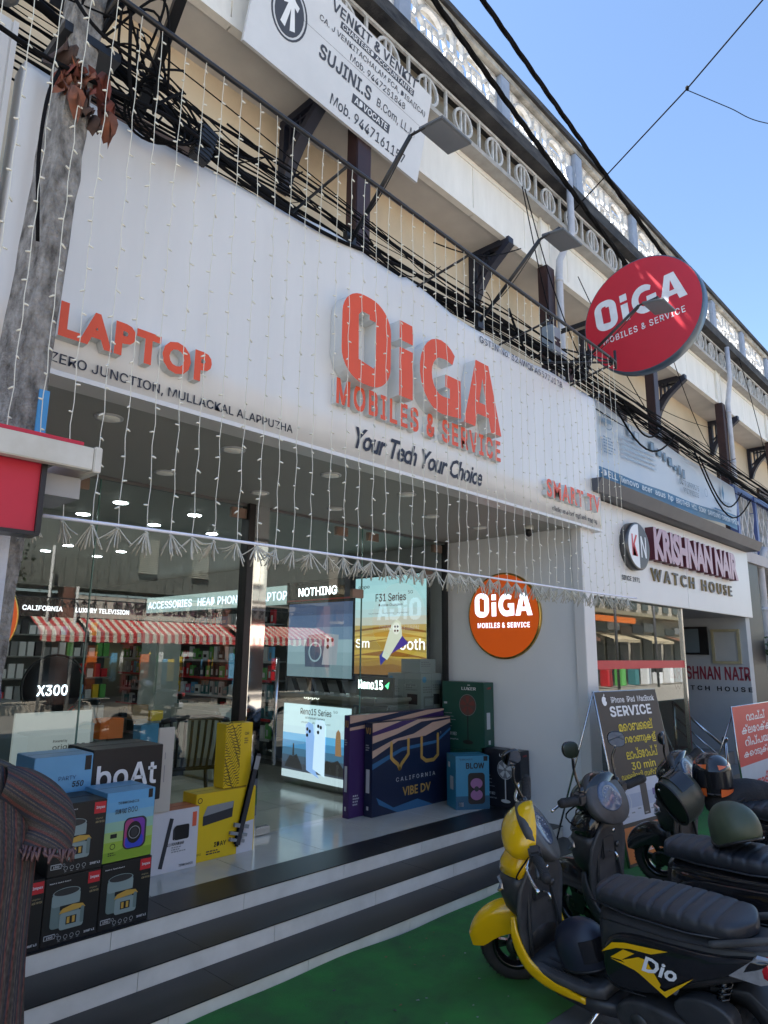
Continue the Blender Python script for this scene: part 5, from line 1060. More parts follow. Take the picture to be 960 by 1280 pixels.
def fan_box(label, y0, y1, z0, z1, m, sm, x0=5.44, x1=5.62):
    t_ = Thing('fan_box', label, 'box', (x1, (y0+y1)/2, z0)); t_.part('carton', B().m(m).box(x0, x1, y0, y1, z0, z1, .003))
    b_ = B(); fan_art(0, sm)(Face(b_, (x0, y1, z0), (0, -1, 0), (0, 0, 1)), y1-y0, z1-z0); f_ = Face(b_, (x0, y0, z0), (1, 0, 0), (0, 0, 1)); w_ = x1-x0; h_ = z1-z0; f_.rect(w_*.25, h_*.32, w_*.6, h_*.56, LG); f_.rect(w_*.4, h_*.1, w_*.6, h_*.16, LG); f_.text('LUKER', w_*.3, h_*.9, w_*.4, h_*.03, PR, bold=.03); t_.part('printed_art', b_, fix=False)
fan_box('black pedestal fan carton leaning by the grey porch wall, at the front', 3.52, 3.94, .249, .745, lk, True, 5.47)
fan_box('green pedestal fan carton standing highest in the corner by the glass', 3.90, 4.40, .70, 1.33, lg_, False, 5.47, 5.63)
fan_box('green pedestal fan carton below, mostly hidden by the blue speaker carton', 3.96, 4.40, .249, .697, lg_, False, 5.47, 5.63)
# dome camera
t_ = Thing('dome_camera', 'small black dome camera under the porch soffit', 'camera', (5.33, 3.27, 2.745)); t_.part('mount', B().m(flat('cam_white', (.5, .5, .45))).lathe((5.33, 3.27, 2.745), (0, 0, -1), [(0, .045), (.03, .045), (.035, .035)], 16)); t_.part('dome', B().m(PK).lathe((5.33, 3.27, 2.71), (0, 0, -1), [(0, .038), (.03, .036), (.055, .022), (.065, .002)], 16))

# ================================================================== STREET SIGNS
dk = flat('banner_dark', (.035, .028, .026), .5)
st_ = Thing('service_banner_stand', 'tall black SERVICE banner stand with yellow Malayalam lettering beside the pillar', 'banner', (5.2, 2.5, 0))
A = Vector((5.36, 2.50, 0.02)); M_up = Vector((-.03, .16, 1)).normalized(); b = B(); Rv = Vector((1, -.10, 0)).normalized(); f = Face(b, A, Rv, M_up); W_, H_ = .98, 1.30
f.rect(0, 0, W_, H_, dk, 0); f.rect(.012, .02, W_-.012, .27, flat('ban_orange', (.62, .17, .03))); draw_logo(f, .20, .13, .55, .11, PW, .002); f.text('MOBILES & SERVICE', .20, .075, .55, .035, PW, bold=.02)
cols = [flat('desk_white', (.50, .52, .58)), flat('desk_blue', (.36, .40, .50))]; f.grad(.012, .30, W_-.012, .60, [cols[0], cols[1], cols[0]]); f.poly([(.36, .33), (.46, .33), (.48, .56), (.38, .57)], PD, .002); f.poly([(.55, .46), (.85, .43), (.86, .48), (.56, .51)], flat('tools', (.12, .10, .25)), .002); f.poly([(.58, .40), (.76, .36), (.78, .39), (.60, .43)], PD, .002); f.ring(.8, .35, .06, .012, flat('mauve', (.4, .3, .45)), .002); f.ring(.14, .45, .07, .01, LG, .002)
for k in range(8): f.rect(.08+.1*k, .34+.02*(k % 3), .13+.1*k, .35+.02*(k % 3), PG, .0022)
f.text('iPhone  iPad  MacBook', .22, 1.205, .70, .05, PW, bold=.02); f.disc(.12, 1.225, .035, PW, .002, ry=.038); f.disc(.152, 1.23, .012, dk, .003); f.poly([(.115, 1.265), (.135, 1.285), (.14, 1.27)], PW, .002)
f.text('SERVICE', .17, 1.095, .66, .085, PW, bold=.05); yl = flat('ban_yellow', (.75, .58, .04))
for (s_, x, y, w_, h_) in (('മൊബൈല്‍', .25, .975, .55, .085), ('ഫോണുകള്‍', .26, .865, .55, .085), ('ലാപ്ടോപ്പ്', .28, .755, .50, .085), ('30 min', .32, .67, .38, .06), ('ഡെലിവറി സര്‍വ്വീസ്', .14, .60+.01, .72, .05)): f.text(s_, x, y, w_, h_, yl, bold=.02)
st_.part('printed_sheet', b, fix=False)
b = B().m(steel); p0, p1, p2, p3 = f.p(0, 0, -.01), f.p(W_, 0, -.01), f.p(W_, H_, -.01), f.p(0, H_, -.01); b.tube([p0, p1, p2, p3, p0], .010, 6); b.tube([p3, p3+Vector((0, .42, -1.3))], .008, 6).tube([p2, p2+Vector((0, .42, -1.3))], .008, 6); st_.part('frame', b)
rb = Thing('red_banner_stand', 'red and white watch repair banner stand with white Malayalam lettering', 'banner', (8.6, 2.5, 0))
b = B(); f = Face(b, (8.20, 2.5, .02), (1, .0, 0), (0, .06, 1)); f.rect(0, .42, 1.5, 1.04, flat('ban_red', (.50, .03, .03)), 0); f.rect(0, 0, 1.5, .42, flat('ban_white', (.42, .46, .52)), 0)
for (s_, x, y, w_) in (('വാച്ച്', .42, .87, .72), ('ക്ലോക്ക്', .20, .74, 1.1), ('റിപ്പയര്‍', .26, .61, 1.1), ('കൊടുക്കും', .16, .48, 1.2)): f.text(s_, x, y, w_, .10, PW, bold=.03)
f.text('അടിക', .45, .14, .7, .16, flat('ban_red', (.50, .03, .03)), bold=.04); rb.part('printed_sheet', b, fix=False); b = B().m(steel); b.tube([f.p(0, 0, -.01), f.p(1.5, 0, -.01), f.p(1.5, 1.04, -.01), f.p(0, 1.04, -.01), f.p(0, 0, -.01)], .01, 6).tube([f.p(.1, 1.03, -.01), f.p(.1, 1.03, -.01)+Vector((0, .4, -1.03))], .008, 6); rb.part('frame', b)
# shrub
rnd = random.Random(8)
def leaves(b, c, rad, n, s_):
    for k in range(n):
        v = Vector((rnd.gauss(0, 1), rnd.gauss(0, 1), rnd.gauss(0, 1))).normalized()*rad*rnd.uniform(.35, 1)*(1+.3*math.sin(k)); p = Vector(c)+v; a = Vector((rnd.gauss(0, 1), rnd.gauss(0, 1), rnd.gauss(0, .6))).normalized(); q = a.orthogonal().normalized(); L = s_*rnd.uniform(.6, 1.3)
        b.add([p, p+a*L*.5+q*L*.28, p+a*L, p+a*L*.5-q*L*.28], [(0,1,2,3)])
leaf = mat('leaf', (.05, .10, .03), .6, col2=(.02, .05, .015), scale=9)
pt = Thing('hanging_plant', 'small green plant hanging on the rain pipe right of the watch shop', 'plant', (11.7, 2.95, 1.7)); b = B().m(leaf); leaves(b, (11.75, 2.95, 1.72), .16, 260, .09); pt.part('foliage', b, fix=False, kind='stuff'); pt.part('pot', B().m(PD).lathe((11.75, 2.95, 1.5), (0, 0, 1), [(0, .05), (.1, .08), (.12, .08)], 12))

# ================================================================== OPPOSITE SIDE (seen in the glass)
op = Thing('textile_shop', 'textile shop across the street with red striped awnings, mirrored in the glass', 'building', (9, -10, 0))
opw = mat('opp_wall', (.42, .38, .32), .9, col2=(.34, .30, .25), scale=1.5); awn = stripes('awning_stripe', [(0, (.50, .05, .05)), (.5, (.62, .56, .46))], (1, 0, 0), 4.5)
op.part('wall', B().m(mat('opp_upper', (.16, .17, .15), .9, var=.2)).box(4.5, 16.5, -11, -9.6, 3.2, 5.2)); op.part('wall', B().m(flat('opp_dark', (.025, .02, .022))).box(4.5, 16.5, -12, -11.9, 0, 3.2)); op.part('floor_slab', B().m(opw).box(4.5, 16.5, -11.9, -9.6, 0, .2))
for x in (4.5, 7.2, 12.1, 16.3): op.part('pillar', B().m(flat('opp_pillar', (.22, .10, .07))).box(x, x+.3, -10, -9.6, 0, 3.2))
op.part('sign_panel', B().m(flat('opp_sign', (.60, .56, .48))).box(7.55, 12.0, -9.55, -9.48, 2.42, 3.0))
b = B(); f = Face(b, (12.0, -9.475, 2.42), (-1, 0, 0), (0, 0, 1)); f.text('LADIES WEAR', .3, .14, 3.2, .34, flat('opp_text', (.16, .10, .12)), bold=.05); op.part('printed_lettering', b, fix=False)
for x0, x1 in ((6.4, 7.5), (7.6, 12.0), (12.2, 16)):
    b = B().m(awn); n = int((x1-x0)/.11); vs = []
    for i in range(n+1):
        x = x0+(x1-x0)*i/n; vs += [(x, -9.5, 2.40), (x, -8.7, 2.02+.02*math.sin(i*.6)), (x, -8.68, 1.80-.03*abs(math.sin(i*.75)))]
    b.add(vs, [(i*3+k, i*3+3+k, i*3+4+k, i*3+1+k) for i in range(n) for k in (0, 1)]); op.part('awning', b, fix=False)
rnd = random.Random(12)
for k in range(26): x = rnd.uniform(7.5, 15); op.part('hanging_garment', B().m(rnd.choice([PR, PW, PY, PB, flat('mag', (.4, .02, .15)), PD, flat('green2', (.03, .15, .06)), PO])).box(x, x+rnd.uniform(.15, .4), -10.6, -10.5, rnd.uniform(.3, .9), rnd.uniform(1.3, 1.9), .01))
o2 = Thing('pink_building', 'pink tiled building across the street, mirrored in the left glass', 'building', (3, -11, 0)); o2.part('wall', B().m(mat('pink_wall', (.40, .14, .12), .85, var=.15)).box(3.6, 6.2, -13, -10.3, 3.2, 5.6)); o2.part('wall', B().m(mat('tan_wall', (.34, .30, .25), .85)).box(-3, 4.4, -13, -10, 0, 3.2)); o2.part('roof', B().m(red_sheet).add([(6.5, -10.0, 3.45), (14, -10.0, 3.75), (14, -10.8, 4.3), (6.5, -10.8, 4.1)], [(0,1,2,3)]), fix=False)
for k, x in enumerate((9.2, 10.9, 12.9)):
    t_ = Thing('louvre_window', '%s white louvred window across the street, mirrored in the glass' % ['leftmost', 'middle', 'rightmost'][k], 'window', (x, -9.5, 4), group='louvred windows across the street')
    for j in range(18): t_.part('louvre', B().m(flat('louvre', (.55, .55, .46))).box(x, x+.55, -9.56, -9.5, 3.75+.055*j, 3.785+.055*j))
for x, h in ((5.2, 3.9), (6.7, 4.2), (7.4, 3.2)):
    tag(link('street_post', B().m(flat('post_white', (.6, .6, .58))).cyl((x, -9.2, 0), (x, -9.2, h), .04, 8)), 'white street post across the road, mirrored in the glass', 'post', 'white posts across the road')
o3 = Thing('far_building', 'pale row of buildings across the street opposite the watch shop', 'building', (22, -12, 0)); o3.part('wall', B().m(opw).box(17, 60, -16, -11, 0, 6.5)); o3.part('awning', B().m(flat('tan_awn', (.40, .33, .22))).box(17, 30, -11, -9.6, 2.6, 2.7))
for k in range(30):
    x = 18+1.55*k; hz = rnd.uniform(2.3, 2.7)
    o3.part('shop_opening', B().m(flat('opp_dark', (.025, .02, .022))).box(x, x+rnd.uniform(.9, 1.4), -10.99, -10.9, .2, hz)); o3.part('window', B().m(flat('opp_glass', (.07, .08, .08), .2)).box(x+.2, x+1.0, -10.99, -10.9, 4.2, 5.3))
    o3.part('sign_panel', B().m([flat('sg_a', (.20, .10, .05)), LG, flat('sg_b', (.10, .12, .11)), flat('sg_c', (.28, .24, .16)), PG, flat('sg_d', (.06, .06, .07))][k*5 % 6]).box(x, x+1.45, -10.95, -10.8, 2.75+.1*(k % 3), 3.2+.13*(k % 4)))
    if k % 3: b = B().m(flat('tan_awn', (.36, .30, .20)) if k % 4 else flat('awn_brown', (.18, .08, .05))); b.add([(x-.1, -10.9, 2.8), (x+1.5, -10.9, 2.75), (x+1.5, -9.7, 2.42), (x-.1, -9.7, 2.4), (x-.1, -9.7, 2.25), (x+1.5, -9.7, 2.28)], [(0,1,2,3), (3,2,5,4)]); o3.part('awning', b, fix=False)
    o3.part('goods', B().m(pal[k % 13]).box(x+.1, x+.6, -9.9, -9.5, .1, rnd.uniform(.5, 1.6), .02))
    if k % 3 == 0: o3.part('roof_post', B().m(flat('sg_d', (.06, .06, .07))).cyl((x, -8.9, 0), (x, -8.9, 5.5), .07, 8))
o3.part('balcony', B().m(flat('sg_c', (.28, .24, .16))).box(17, 60, -11, -10.2, 3.75, 3.95)); o3.part('sign_panel', B().m(PO).box(29, 37, -10.2, -10.1, 3.3, 3.6))
o4 = Thing('far_building', 'plain buff building across the street behind the photographer', 'building', (-12, -12, 0)); o4.part('wall', B().m(opw).box(-40, -3.2, -16, -10.5, 0, 6.0))
for x in (-30, -24, -18, -12, -7): o4.part('shop_opening', B().m(flat('opp_dark', (.025, .02, .022))).box(x, x+2.6, -10.49, -10.4, .2, 2.6))
tr = Thing('street_tree', 'leafy street tree across the road, mirrored in the left glass', 'tree', (4.6, -8.8, 0)); tr.part('trunk', B().m(mat('bark', (.08, .06, .045), .9)).tube(bez([(4.6, -8.8, 0), (4.65, -8.8, 1.2), (4.55, -8.8, 2.4), (4.7, -8.7, 3.4)], 4), [.10]*12+[.05], 8)); b = B().m(leaf)
for k in range(14): leaves(b, (4.7+rnd.uniform(-.9, .9), -8.8+rnd.uniform(-.7, .7), 3.2+rnd.uniform(-.7, .9)), .42, 130, .13)
tr.part('crown', b, fix=False, kind='stuff')
# ================================================================== SCOOTERS
rubber = mat('tyre_rubber', (.016, .016, .017), .8, var=.2, scale=30); plas = mat('matt_black_plastic', (.030, .031, .034), .42, var=.22, scale=12, bump=.05, bscale=300)
gplas = mat('gloss_black_plastic', (.010, .010, .012), .16, var=.2, coat=.4); dust = mat('dusty_grey_plastic', (.085, .085, .088), .5, col2=(.035, .035, .037), scale=7); yel = mat('scooter_yellow', (.80, .46, .003), .2, var=.04, coat=.6)
seatm = mat('seat_vinyl', (.022, .024, .030), .42, var=.15, bump=.12, bscale=260); metal_d = mat('dark_metal', (.09, .09, .09), .45, .8, var=.3, scale=20); chrome = mat('chrome', (.75, .75, .75), .12, 1, var=.03)
mirror_m = mat('mirror_glass', (.9, .9, .9), .01, 1, var=.0); lens_c = mat('lamp_clear', (.30, .31, .33), .08, .3, var=.15, scale=30); lens_r = mat('lamp_red', (.45, .012, .02), .1, var=.1, coat=.5); lens_s = mat('dial_face', (.10, .13, .20), .12, var=.3, scale=40)
engine_m = mat('engine_grey', (.05, .05, .052), .55, .4, var=.3, scale=15)
def ell(c, u, v, a, b_, p=2.0, n=20, ph=0):
    o = []
    for k in range(n):
        t = 2*math.pi*k/n+ph; ct, st = math.cos(t), math.sin(t); o.append(Vector(c) + Vector(u)*a*math.copysign(abs(ct)**(2/p), ct) + Vector(v)*b_*math.copysign(abs(st)**(2/p), st))
    return o
def wheel(th, c, r, steer, front=True):
    n = 40; M = Matrix.Translation(c) @ Matrix.Rotation(steer, 4, 'Z')
    b = B().m(rubber); tw = .052; secs = []
    for k in range(n+1):
        a = 2*math.pi*k/n; s = []
        for q in range(12):
            t = 2*math.pi*q/12; rr = r-.05 + .05*math.cos(t)*(1 if math.cos(t) > 0 else .9); s.append(Vector((rr*math.cos(a), tw*math.sin(t)*.95, rr*math.sin(a))))
        secs.append(s)
    b.loft(secs, caps=False)
    for k in range(48):
        a = 2*math.pi*k/48; 
        for sg in (-1, 1): b.bar((( r+.001)*math.cos(a), .004*sg, (r+.001)*math.sin(a)), ((r-.006)*math.cos(a+.05), .036*sg, (r-.006)*math.sin(a+.05)), .006, .004, (math.cos(a), 0, math.sin(a)))
    b.xf(M); w_ = th.part('wheel', b)
    b = B().m(gplas); secs = []
    for k in range(n+1):
        a = 2*math.pi*k/n; secs.append([Vector((q*math.cos(a), y, q*math.sin(a))) for q, y in ((r-.085, -.035), (r-.075, -.045), (r-.095, -.03), (r-.105, 0), (r-.095, .03), (r-.075, .045), (r-.085, .035), (r-.11, .012), (r-.11, -.012))])
    b.loft(secs, caps=False)
    for k in range(5):
        a = 2*math.pi*k/5; 
        for da in (-.13, .13): b.bar((.03*math.cos(a), 0, .03*math.sin(a)), ((r-.10)*math.cos(a+da), 0, (r-.10)*math.sin(a+da)), .022, .028, (0, 1, 0))
    b.lathe((0, -.045, 0), (0, 1, 0), [(0, .02), (0, .045), (.03, .05), (.06, .05), (.09, .045), (.09, .02)], 20); b.m(metal_d).lathe((0, .046, 0), (0, 1, 0), [(0, .055), (.006, .06), (.010, .03)], 20).lathe((0, -.06, 0), (0, 1, 0), [(0, .012), (.12, .012)], 10)
    b.xf(M); th.part('rim', b, parent=w_)
def scooter(M, name, label, cl, yellow=True, steer=32, decal=True, mirrors=(-1,), group=None, myaw=0):
    th = Thing(name, label, 'scooter', M=M, group=group); r = .215; pnl = cl; fx = 1.235
    # ---- steering group transform about the head axis
    Hd = Vector((1.00, 0, .86)); ax = Vector((-.42, 0, .90)).normalized()
    SM = Matrix.Translation(Hd) @ Matrix.Rotation(R(steer), 4, ax) @ Matrix.Translation(-Hd)
    # wheels
    wheel(th, Vector((0, 0, r)), r, 0, False)
    fb = B(); wc = SM @ Vector((fx, 0, r)); wc.z = r
    wheel(th, wc, r, R(steer*.93))
    # fork
    b = B().m(metal_d)
    for sy in (-.062, .062): b.cyl((fx-.02, sy, r+.0), (fx-.16, sy*.9, .50), .017, 10); b.m(gplas).box(fx-.05, fx+.02, sy-.014, sy+.014, r-.03, r+.05, .006); b.m(metal_d)
    b.cyl((fx-.15, 0, .48), (1.02, 0, .80), .03, 12); b.xf(SM); th.part('fork', b)
    # front mudguard
    b = B().m(pnl); secs = []; inner = []
    for i in range(17):
        t = i/16; a = R(22 + t*128); rr = r+.030+.022*math.sin(t*math.pi); wd = .030+.055*math.sin(math.pi*min(.62, .08+t*.72))
        s = []; X0 = fx+rr*math.cos(a)+.035*(1-t)**2; Z0 = r+rr*math.sin(a)+.015; low = max(r+.055+.03*t, Z0-.15)
        for k in range(11):
            u = k/10*2-1; s.append(Vector((X0-.01*abs(u), wd*math.copysign(abs(u)**.7, u), Z0-(Z0-low)*abs(u)**3.0)))
        secs.append(s); inner.append([Vector((p.x-.004, p.y*.95, p.z-.006)) for p in s])
    b.loft(secs+inner[::-1], closed=False, caps=False)
    for sg in (-1, 1): b.m(pnl).loft([[Vector((fx-.14, sg*(.080+dy), r+.10)), Vector((fx-.02, sg*(.083+dy), r+.10)), Vector((fx-.045, sg*(.083+dy), r-.02)), Vector((fx-.10, sg*(.080+dy), r-.03))] for dy in (0, .006)], smooth=False)
    b.xf(SM); th.part('front_mudguard', b)
    # ---- leg shield (front apron)
    b = B().m(dust); secs = []
    for z, x, w_, cv in ((.27, 1.00, .150, .02), (.34, 1.005, .175, .03), (.45, 1.00, .195, .04), (.56, .985, .205, .05), (.66, .965, .195, .055), (.74, .945, .150, .05), (.80, .93, .10, .03)):
        s = []
        for k in range(13): u = k/12*2-1; s.append(Vector((x + cv*(1-u*u)*.9, w_*u, z+.01*(1-u*u))))
        for k in range(13): u = 1-k/12*2; s.append(Vector((x - .018 + cv*(1-u*u)*.35, w_*u*.985, z)))
        secs.append(s)
    b.loft(secs); th.part('leg_shield', b)
    b = B().m(plas)
    for sg in (-1, 1): b.tube([(.972, sg*.05, .76), (.978, sg*.10, .6), (.972, sg*.13, .42), (.965, sg*.14, .30)], [.006, .010, .012, .010], 6)
    b.box(.955, .985, -.07, .07, .56, .70, .012); b.m(metal_d).lathe((.955, -.09, .62), (-1, 0, 0), [(0, .018), (.01, .018), (.012, .002)], 14); th.part('inner_panel', b)
    b = B().m(chrome).tube(bez([(.955, 0, .60), (.915, 0, .60), (.90, 0, .575), (.92, 0, .555)], 4), .006, 6); th.part('bag_hook', b)
    # nose cover: coloured top, dark middle with lamp
    def nose(zs, m_, nm):
        b = B().m(m_); secs = []
        for z, xf_, w_, xb in zs: secs.append([Vector((xb + (xf_-xb)*max(0, math.cos(t))**.75, w_*math.copysign(abs(math.sin(t))**.8, math.sin(t)), z + .0)) for t in [math.pi*(k/16-.5) for k in range(17)]])
        b.loft(secs); return th.part(nm, b)
    nose([(.47, 1.13, .13, 1.0), (.52, 1.18, .165, .99), (.60, 1.20, .19, .985), (.68, 1.19, .185, .97), (.72, 1.175, .17, .96)], plas, 'headlamp_surround')
    nose([(.722, 1.195, .178, .96), (.77, 1.185, .17, .95), (.82, 1.145, .15, .945), (.865, 1.08, .11, .94)], pnl, 'nose_cover')
    if yellow: nose([(.425, 1.10, .12, 1.01), (.455, 1.135, .145, 1.0), (.468, 1.14, .145, 1.0)], pnl, 'lower_nose')
    nose([(.30, 1.05, .10, .99), (.36, 1.06, .12, .99), (.424, 1.09, .125, 1.0)], plas, 'nose_base')
    for sg in (-1, 1):
        b = B().m(lens_c); b.loft([[Vector(p) for p in q] for q in ([(1.178, sg*.065, .675), (1.160, sg*.13, .68), (1.10, sg*.172, .672), (1.09, sg*.178, .64), (1.150, sg*.152, .60), (1.185, sg*.075, .615)], [(1.195, sg*.065, .67), (1.172, sg*.135, .672), (1.11, sg*.180, .664), (1.10, sg*.186, .645), (1.160, sg*.160, .608), (1.200, sg*.078, .62)])], smooth=False); th.part('headlamp', b)
    for sg in (-1, 1):   # coloured edge of the shield running down into the side skirt
        b = B().m(pnl if yellow else plas); path = bez([(1.045, sg*.172, .50), (1.03, sg*.192, .42), (1.01, sg*.188, .34), (.97, sg*.178, .27), (.88, sg*.172, .225), (.75, sg*.168, .205), (.62, sg*.165, .20)], 5); secs = []
        for i, p in enumerate(path):
            t = i/(len(path)-1); hh = .016+.022*math.sin(math.pi*min(1, t*1.05)); d = (path[min(i+1, len(path)-1)]-path[max(0, i-1)]).normalized(); nn = Vector((d.z, 0, -d.x)); secs.append(ell(p, nn, (0, 1, 0), hh, .012, 3, 10))
        b.loft(secs); th.part('skirt_trim', b)
    # ---- floorboard
    b = B().m(dust); secs = []
    for x, w_, z0, z1 in ((1.0, .15, .255, .285), (.92, .178, .235, .278), (.78, .182, .225, .272), (.64, .18, .225, .272), (.56, .175, .23, .285), (.50, .165, .24, .31)): secs.append(ell((x, 0, (z0+z1)/2), (0, 1, 0), (0, 0, 1), w_, (z1-z0)/2, 6, 20))
    b.loft(secs)
    for k in range(5): b.m(plas).box(.60, .94, -.13+.06*k, -.11+.06*k, .272, .278)
    th.part('floorboard', b)
    b = B().m(plas); secs = []
    for x, w_, z0, z1 in ((.99, .13, .19, .25), (.8, .165, .15, .225), (.6, .165, .14, .225), (.45, .15, .16, .24)): secs.append(ell((x, 0, (z0+z1)/2), (0, 1, 0), (0, 0, 1), w_, (z1-z0)/2, 5, 16))
    b.loft(secs); th.part('under_tray', b)
    # ---- body under the seat
    b = B().m(gplas if not yellow else plas); secs = []
    for x, w_, z0, z1 in ((.52, .07, .30, .62), (.51, .115, .275, .67), (.465, .145, .27, .69), (.40, .158, .30, .695), (.28, .163, .34, .70), (.12, .163, .40, .705), (-.02, .158, .46, .71), (-.16, .145, .53, .72), (-.30, .115, .59, .735), (-.40, .075, .635, .745), (-.44, .04, .66, .745)): secs.append(ell((x, 0, (z0+z1)/2), (0, 1, 0), (0, 0, 1), w_, (z1-z0)/2, 3.4, 28))
    b.loft(secs); th.part('body', b)
    # raised side cover
    for sg in (-1, 1):
        b = B().m(gplas); out = smooth_poly([(.49, .43), (.46, .56), (.34, .63), (.10, .645), (-.12, .66), (-.30, .70), (-.36, .685), (-.20, .60), (-.02, .52), (.08, .46), (.20, .38), (.40, .34), (.47, .36)], 2)
        vs = []; cx_, cz_ = .15, .53; rings = []
        for sc, y in ((1, .150), (.97, .168), (.9, .174), (.4, .176)): rings.append([Vector((cx_+(x-cx_)*sc, sg*(y - .035*max(0, (-.05-(cx_+(x-cx_)*sc)))*4*.8), cz_+(z-cz_)*sc)) for x, z in out])
        b.loft(rings); sc_ = th.part('side_cover', b)
        if decal:
            b = B(); Fo = Vector((0, sg*.1785, 0)); Rx = Vector((-sg*-1, 0, 0)) if False else Vector((-1, 0, 0)) if sg > 0 else Vector((1, 0, 0)); f = Face(b, Fo, Rx, (0, 0, 1)); s_ = -1 if sg > 0 else 1
            X = lambda x: x*s_
            f.poly([(X(.47), .50), (X(.40), .565), (X(.33), .585), (X(.10), .615), (X(.19), .575), (X(.30), .565), (X(.38), .545)][::1 if sg < 0 else 1], pnl if yellow else LG, .0006)
            f.poly([(X(.42), .49), (X(.34), .55), (X(.28), .55), (X(.36), .495)], pnl if yellow else LG, .0009); f.poly([(X(.36), .495), (X(.26), .54), (X(.22), .54), (X(.16), .45), (X(.17), .43)], pnl if yellow else LG, .0011)
            f.poly([(X(.42), .485), (X(.30), .49), (X(.145), .425), (X(-.01), .535), (X(.14), .40), (X(.28), .47)], pnl if yellow else LG, .0013)
            for q in (): f.poly([(X(.20-.035*q), .46), (X(.15-.035*q), .53), (X(.14-.035*q), .53), (X(.19-.035*q), .46)], PG, .0012)
            if yellow: f.text('Dio', X(.25) if sg > 0 else X(.03)-.0, .485, .18, .075, PW, .004, bold=.03, shear=.4, native=True)
            th.part('decal', b, parent=sc_, fix=False)
    # lower engine cover
    b = B().m(engine_m); puff(b, smooth_poly([(.42, .16), (.44, .26), (.32, .33), (.12, .33), (-.02, .30), (-.10, .22), (-.06, .13), (.06, .11), (.25, .11)], 2), .085, .085, .10, .02); 
    for k in range(6): b.m(metal_d).tube(bez([(.02+.012*k, .187, .30-.02*k), (-.03+.012*k, .188, .25-.01*k), (-.02+.012*k, .188, .18)], 3), .003, 4)
    b.m(metal_d).lathe((.30, .185, .22), (0, 1, 0), [(0, .05), (.006, .045), (.008, .001)], 20); th.part('engine_cover', b)
    b = B().m(metal_d).tube([(.30, -.10, .15), (.18, -.13, .16), (.05, -.14, .2)], [.022, .022, .03], 10); b.m(gplas).tube([(.06, -.15, .20), (-.06, -.155, .24), (-.30, -.155, .33)], [.045, .055, .050], 14); b.m(chrome).box(-.22, .02, -.215, -.208, .24, .32, .004); th.part('exhaust', b)
    b = B().m(metal_d).cyl((-.03, .105, .24), (-.12, .10, .55), .012, 8); 
    pts = [Vector((-.045-.075*t/60, .105, .28+.24*t/60)) + Vector((.026*math.cos(t*.9), .026*math.sin(t*.9), 0)) for t in range(61)]; b.m(gplas).tube(pts, .006, 5); th.part('shock_absorber', b)
    b = B().m(plas); puff(b, [(-.02, .46), (-.20, .50), (-.32, .42), (-.40, .26), (-.36, .24), (-.27, .36), (-.17, .43), (-.02, .43)], .07, .07, 0, .008); th.part('rear_mudguard', b)
    b = B().m(PW).box(-.405, -.40, -.09, .09, .30, .44, .002); b.xf(Matrix.Translation((0, 0, 0))); th.part('number_plate', b)
    # air filter hump / belt cover detail
    b = B().m(plas); puff(b, smooth_poly([(.10, .33), (.12, .40), (-.02, .46), (-.16, .44), (-.17, .34), (-.06, .29)], 2), .045, .045, .135, .015); th.part('air_box', b)
    # ---- seat with piping
    b = B().m(seatm); secs = []; N = 72; x0, x1 = .545, -.25
    for i in range(N+1):
        t = i/N; x = x0+(x1-x0)*t; endf = min(1, (t/.05)**.5 if t < .05 else 1)*(1 if t < .90 else max(.12, math.cos((t-.90)/.10*math.pi/2)**.6)); top = .775 + .018*math.sin(t*3.0) + .020*t; bot = .685+.035*t; g = 0
        if .08 < t < .93: 
            f_ = ((t-.08)/.095) % 1; g = .011*math.exp(-((min(f_, 1-f_))/.07)**2)
        w_ = (.115 + .04*math.sin(min(1, t*1.7)*math.pi/2) - .02*max(0, t-.7)/.3)*endf; hh = (top-bot)/2*(.55+.45*endf) ; s = []
        for k in range(26):
            a = 2*math.pi*k/26; ca, sa = math.cos(a), math.sin(a); gg = g if sa > .0 else g*.2
            s.append(Vector((x - .03*sa*0 + .035*abs(ca)*(0), (w_-gg*.8)*math.copysign(abs(ca)**.55, ca), (top+bot)/2 + (hh-gg)*math.copysign(abs(sa)**.45, sa))))
        secs.append(s)
    b.loft(secs); st_ = th.part('seat', b)
    b = B().m(seatm)
    for sg in (-1, 1): b.tube([(.55, sg*.118, .715), (.3, sg*.157, .712), (0, sg*.16, .722), (-.18, sg*.13, .735)], .005, 5)
    th.part('seat_piping', b, parent=st_)
    # grab rail and tail
    b = B().m(dust); b.tube(bez([(-.10, .150, .70), (-.26, .145, .755), (-.40, .11, .80), (-.46, 0, .81), (-.40, -.11, .80), (-.26, -.145, .755), (-.10, -.15, .70)], 6), .016, 8); th.part('grab_rail', b)
    for sg in (-1, 1):
        b = B().m(lens_c); b.loft([[Vector(p) for p in q] for q in ([(-.17, sg*.150, .60), (-.29, sg*.125, .705), (-.33, sg*.11, .70), (-.33, sg*.10, .60), (-.29, sg*.115, .585)], [(-.17, sg*.166, .60), (-.29, sg*.146, .70), (-.335, sg*.125, .695), (-.335, sg*.115, .60), (-.29, sg*.135, .585)])], smooth=False); th.part('tail_indicator', b)
    b = B().m(lens_r); secs = []
    for x, w_, z0, z1 in ((-.27, .136, .60, .70), (-.33, .134, .585, .71), (-.40, .112, .595, .71), (-.46, .075, .61, .70), (-.475, .04, .625, .69)): secs.append(ell((x, 0, (z0+z1)/2), (0, 1, 0), (0, 0, 1), w_, (z1-z0)/2, 3.5, 20))
    b.loft(secs); th.part('tail_lamp', b)
    b = B().m(PK)
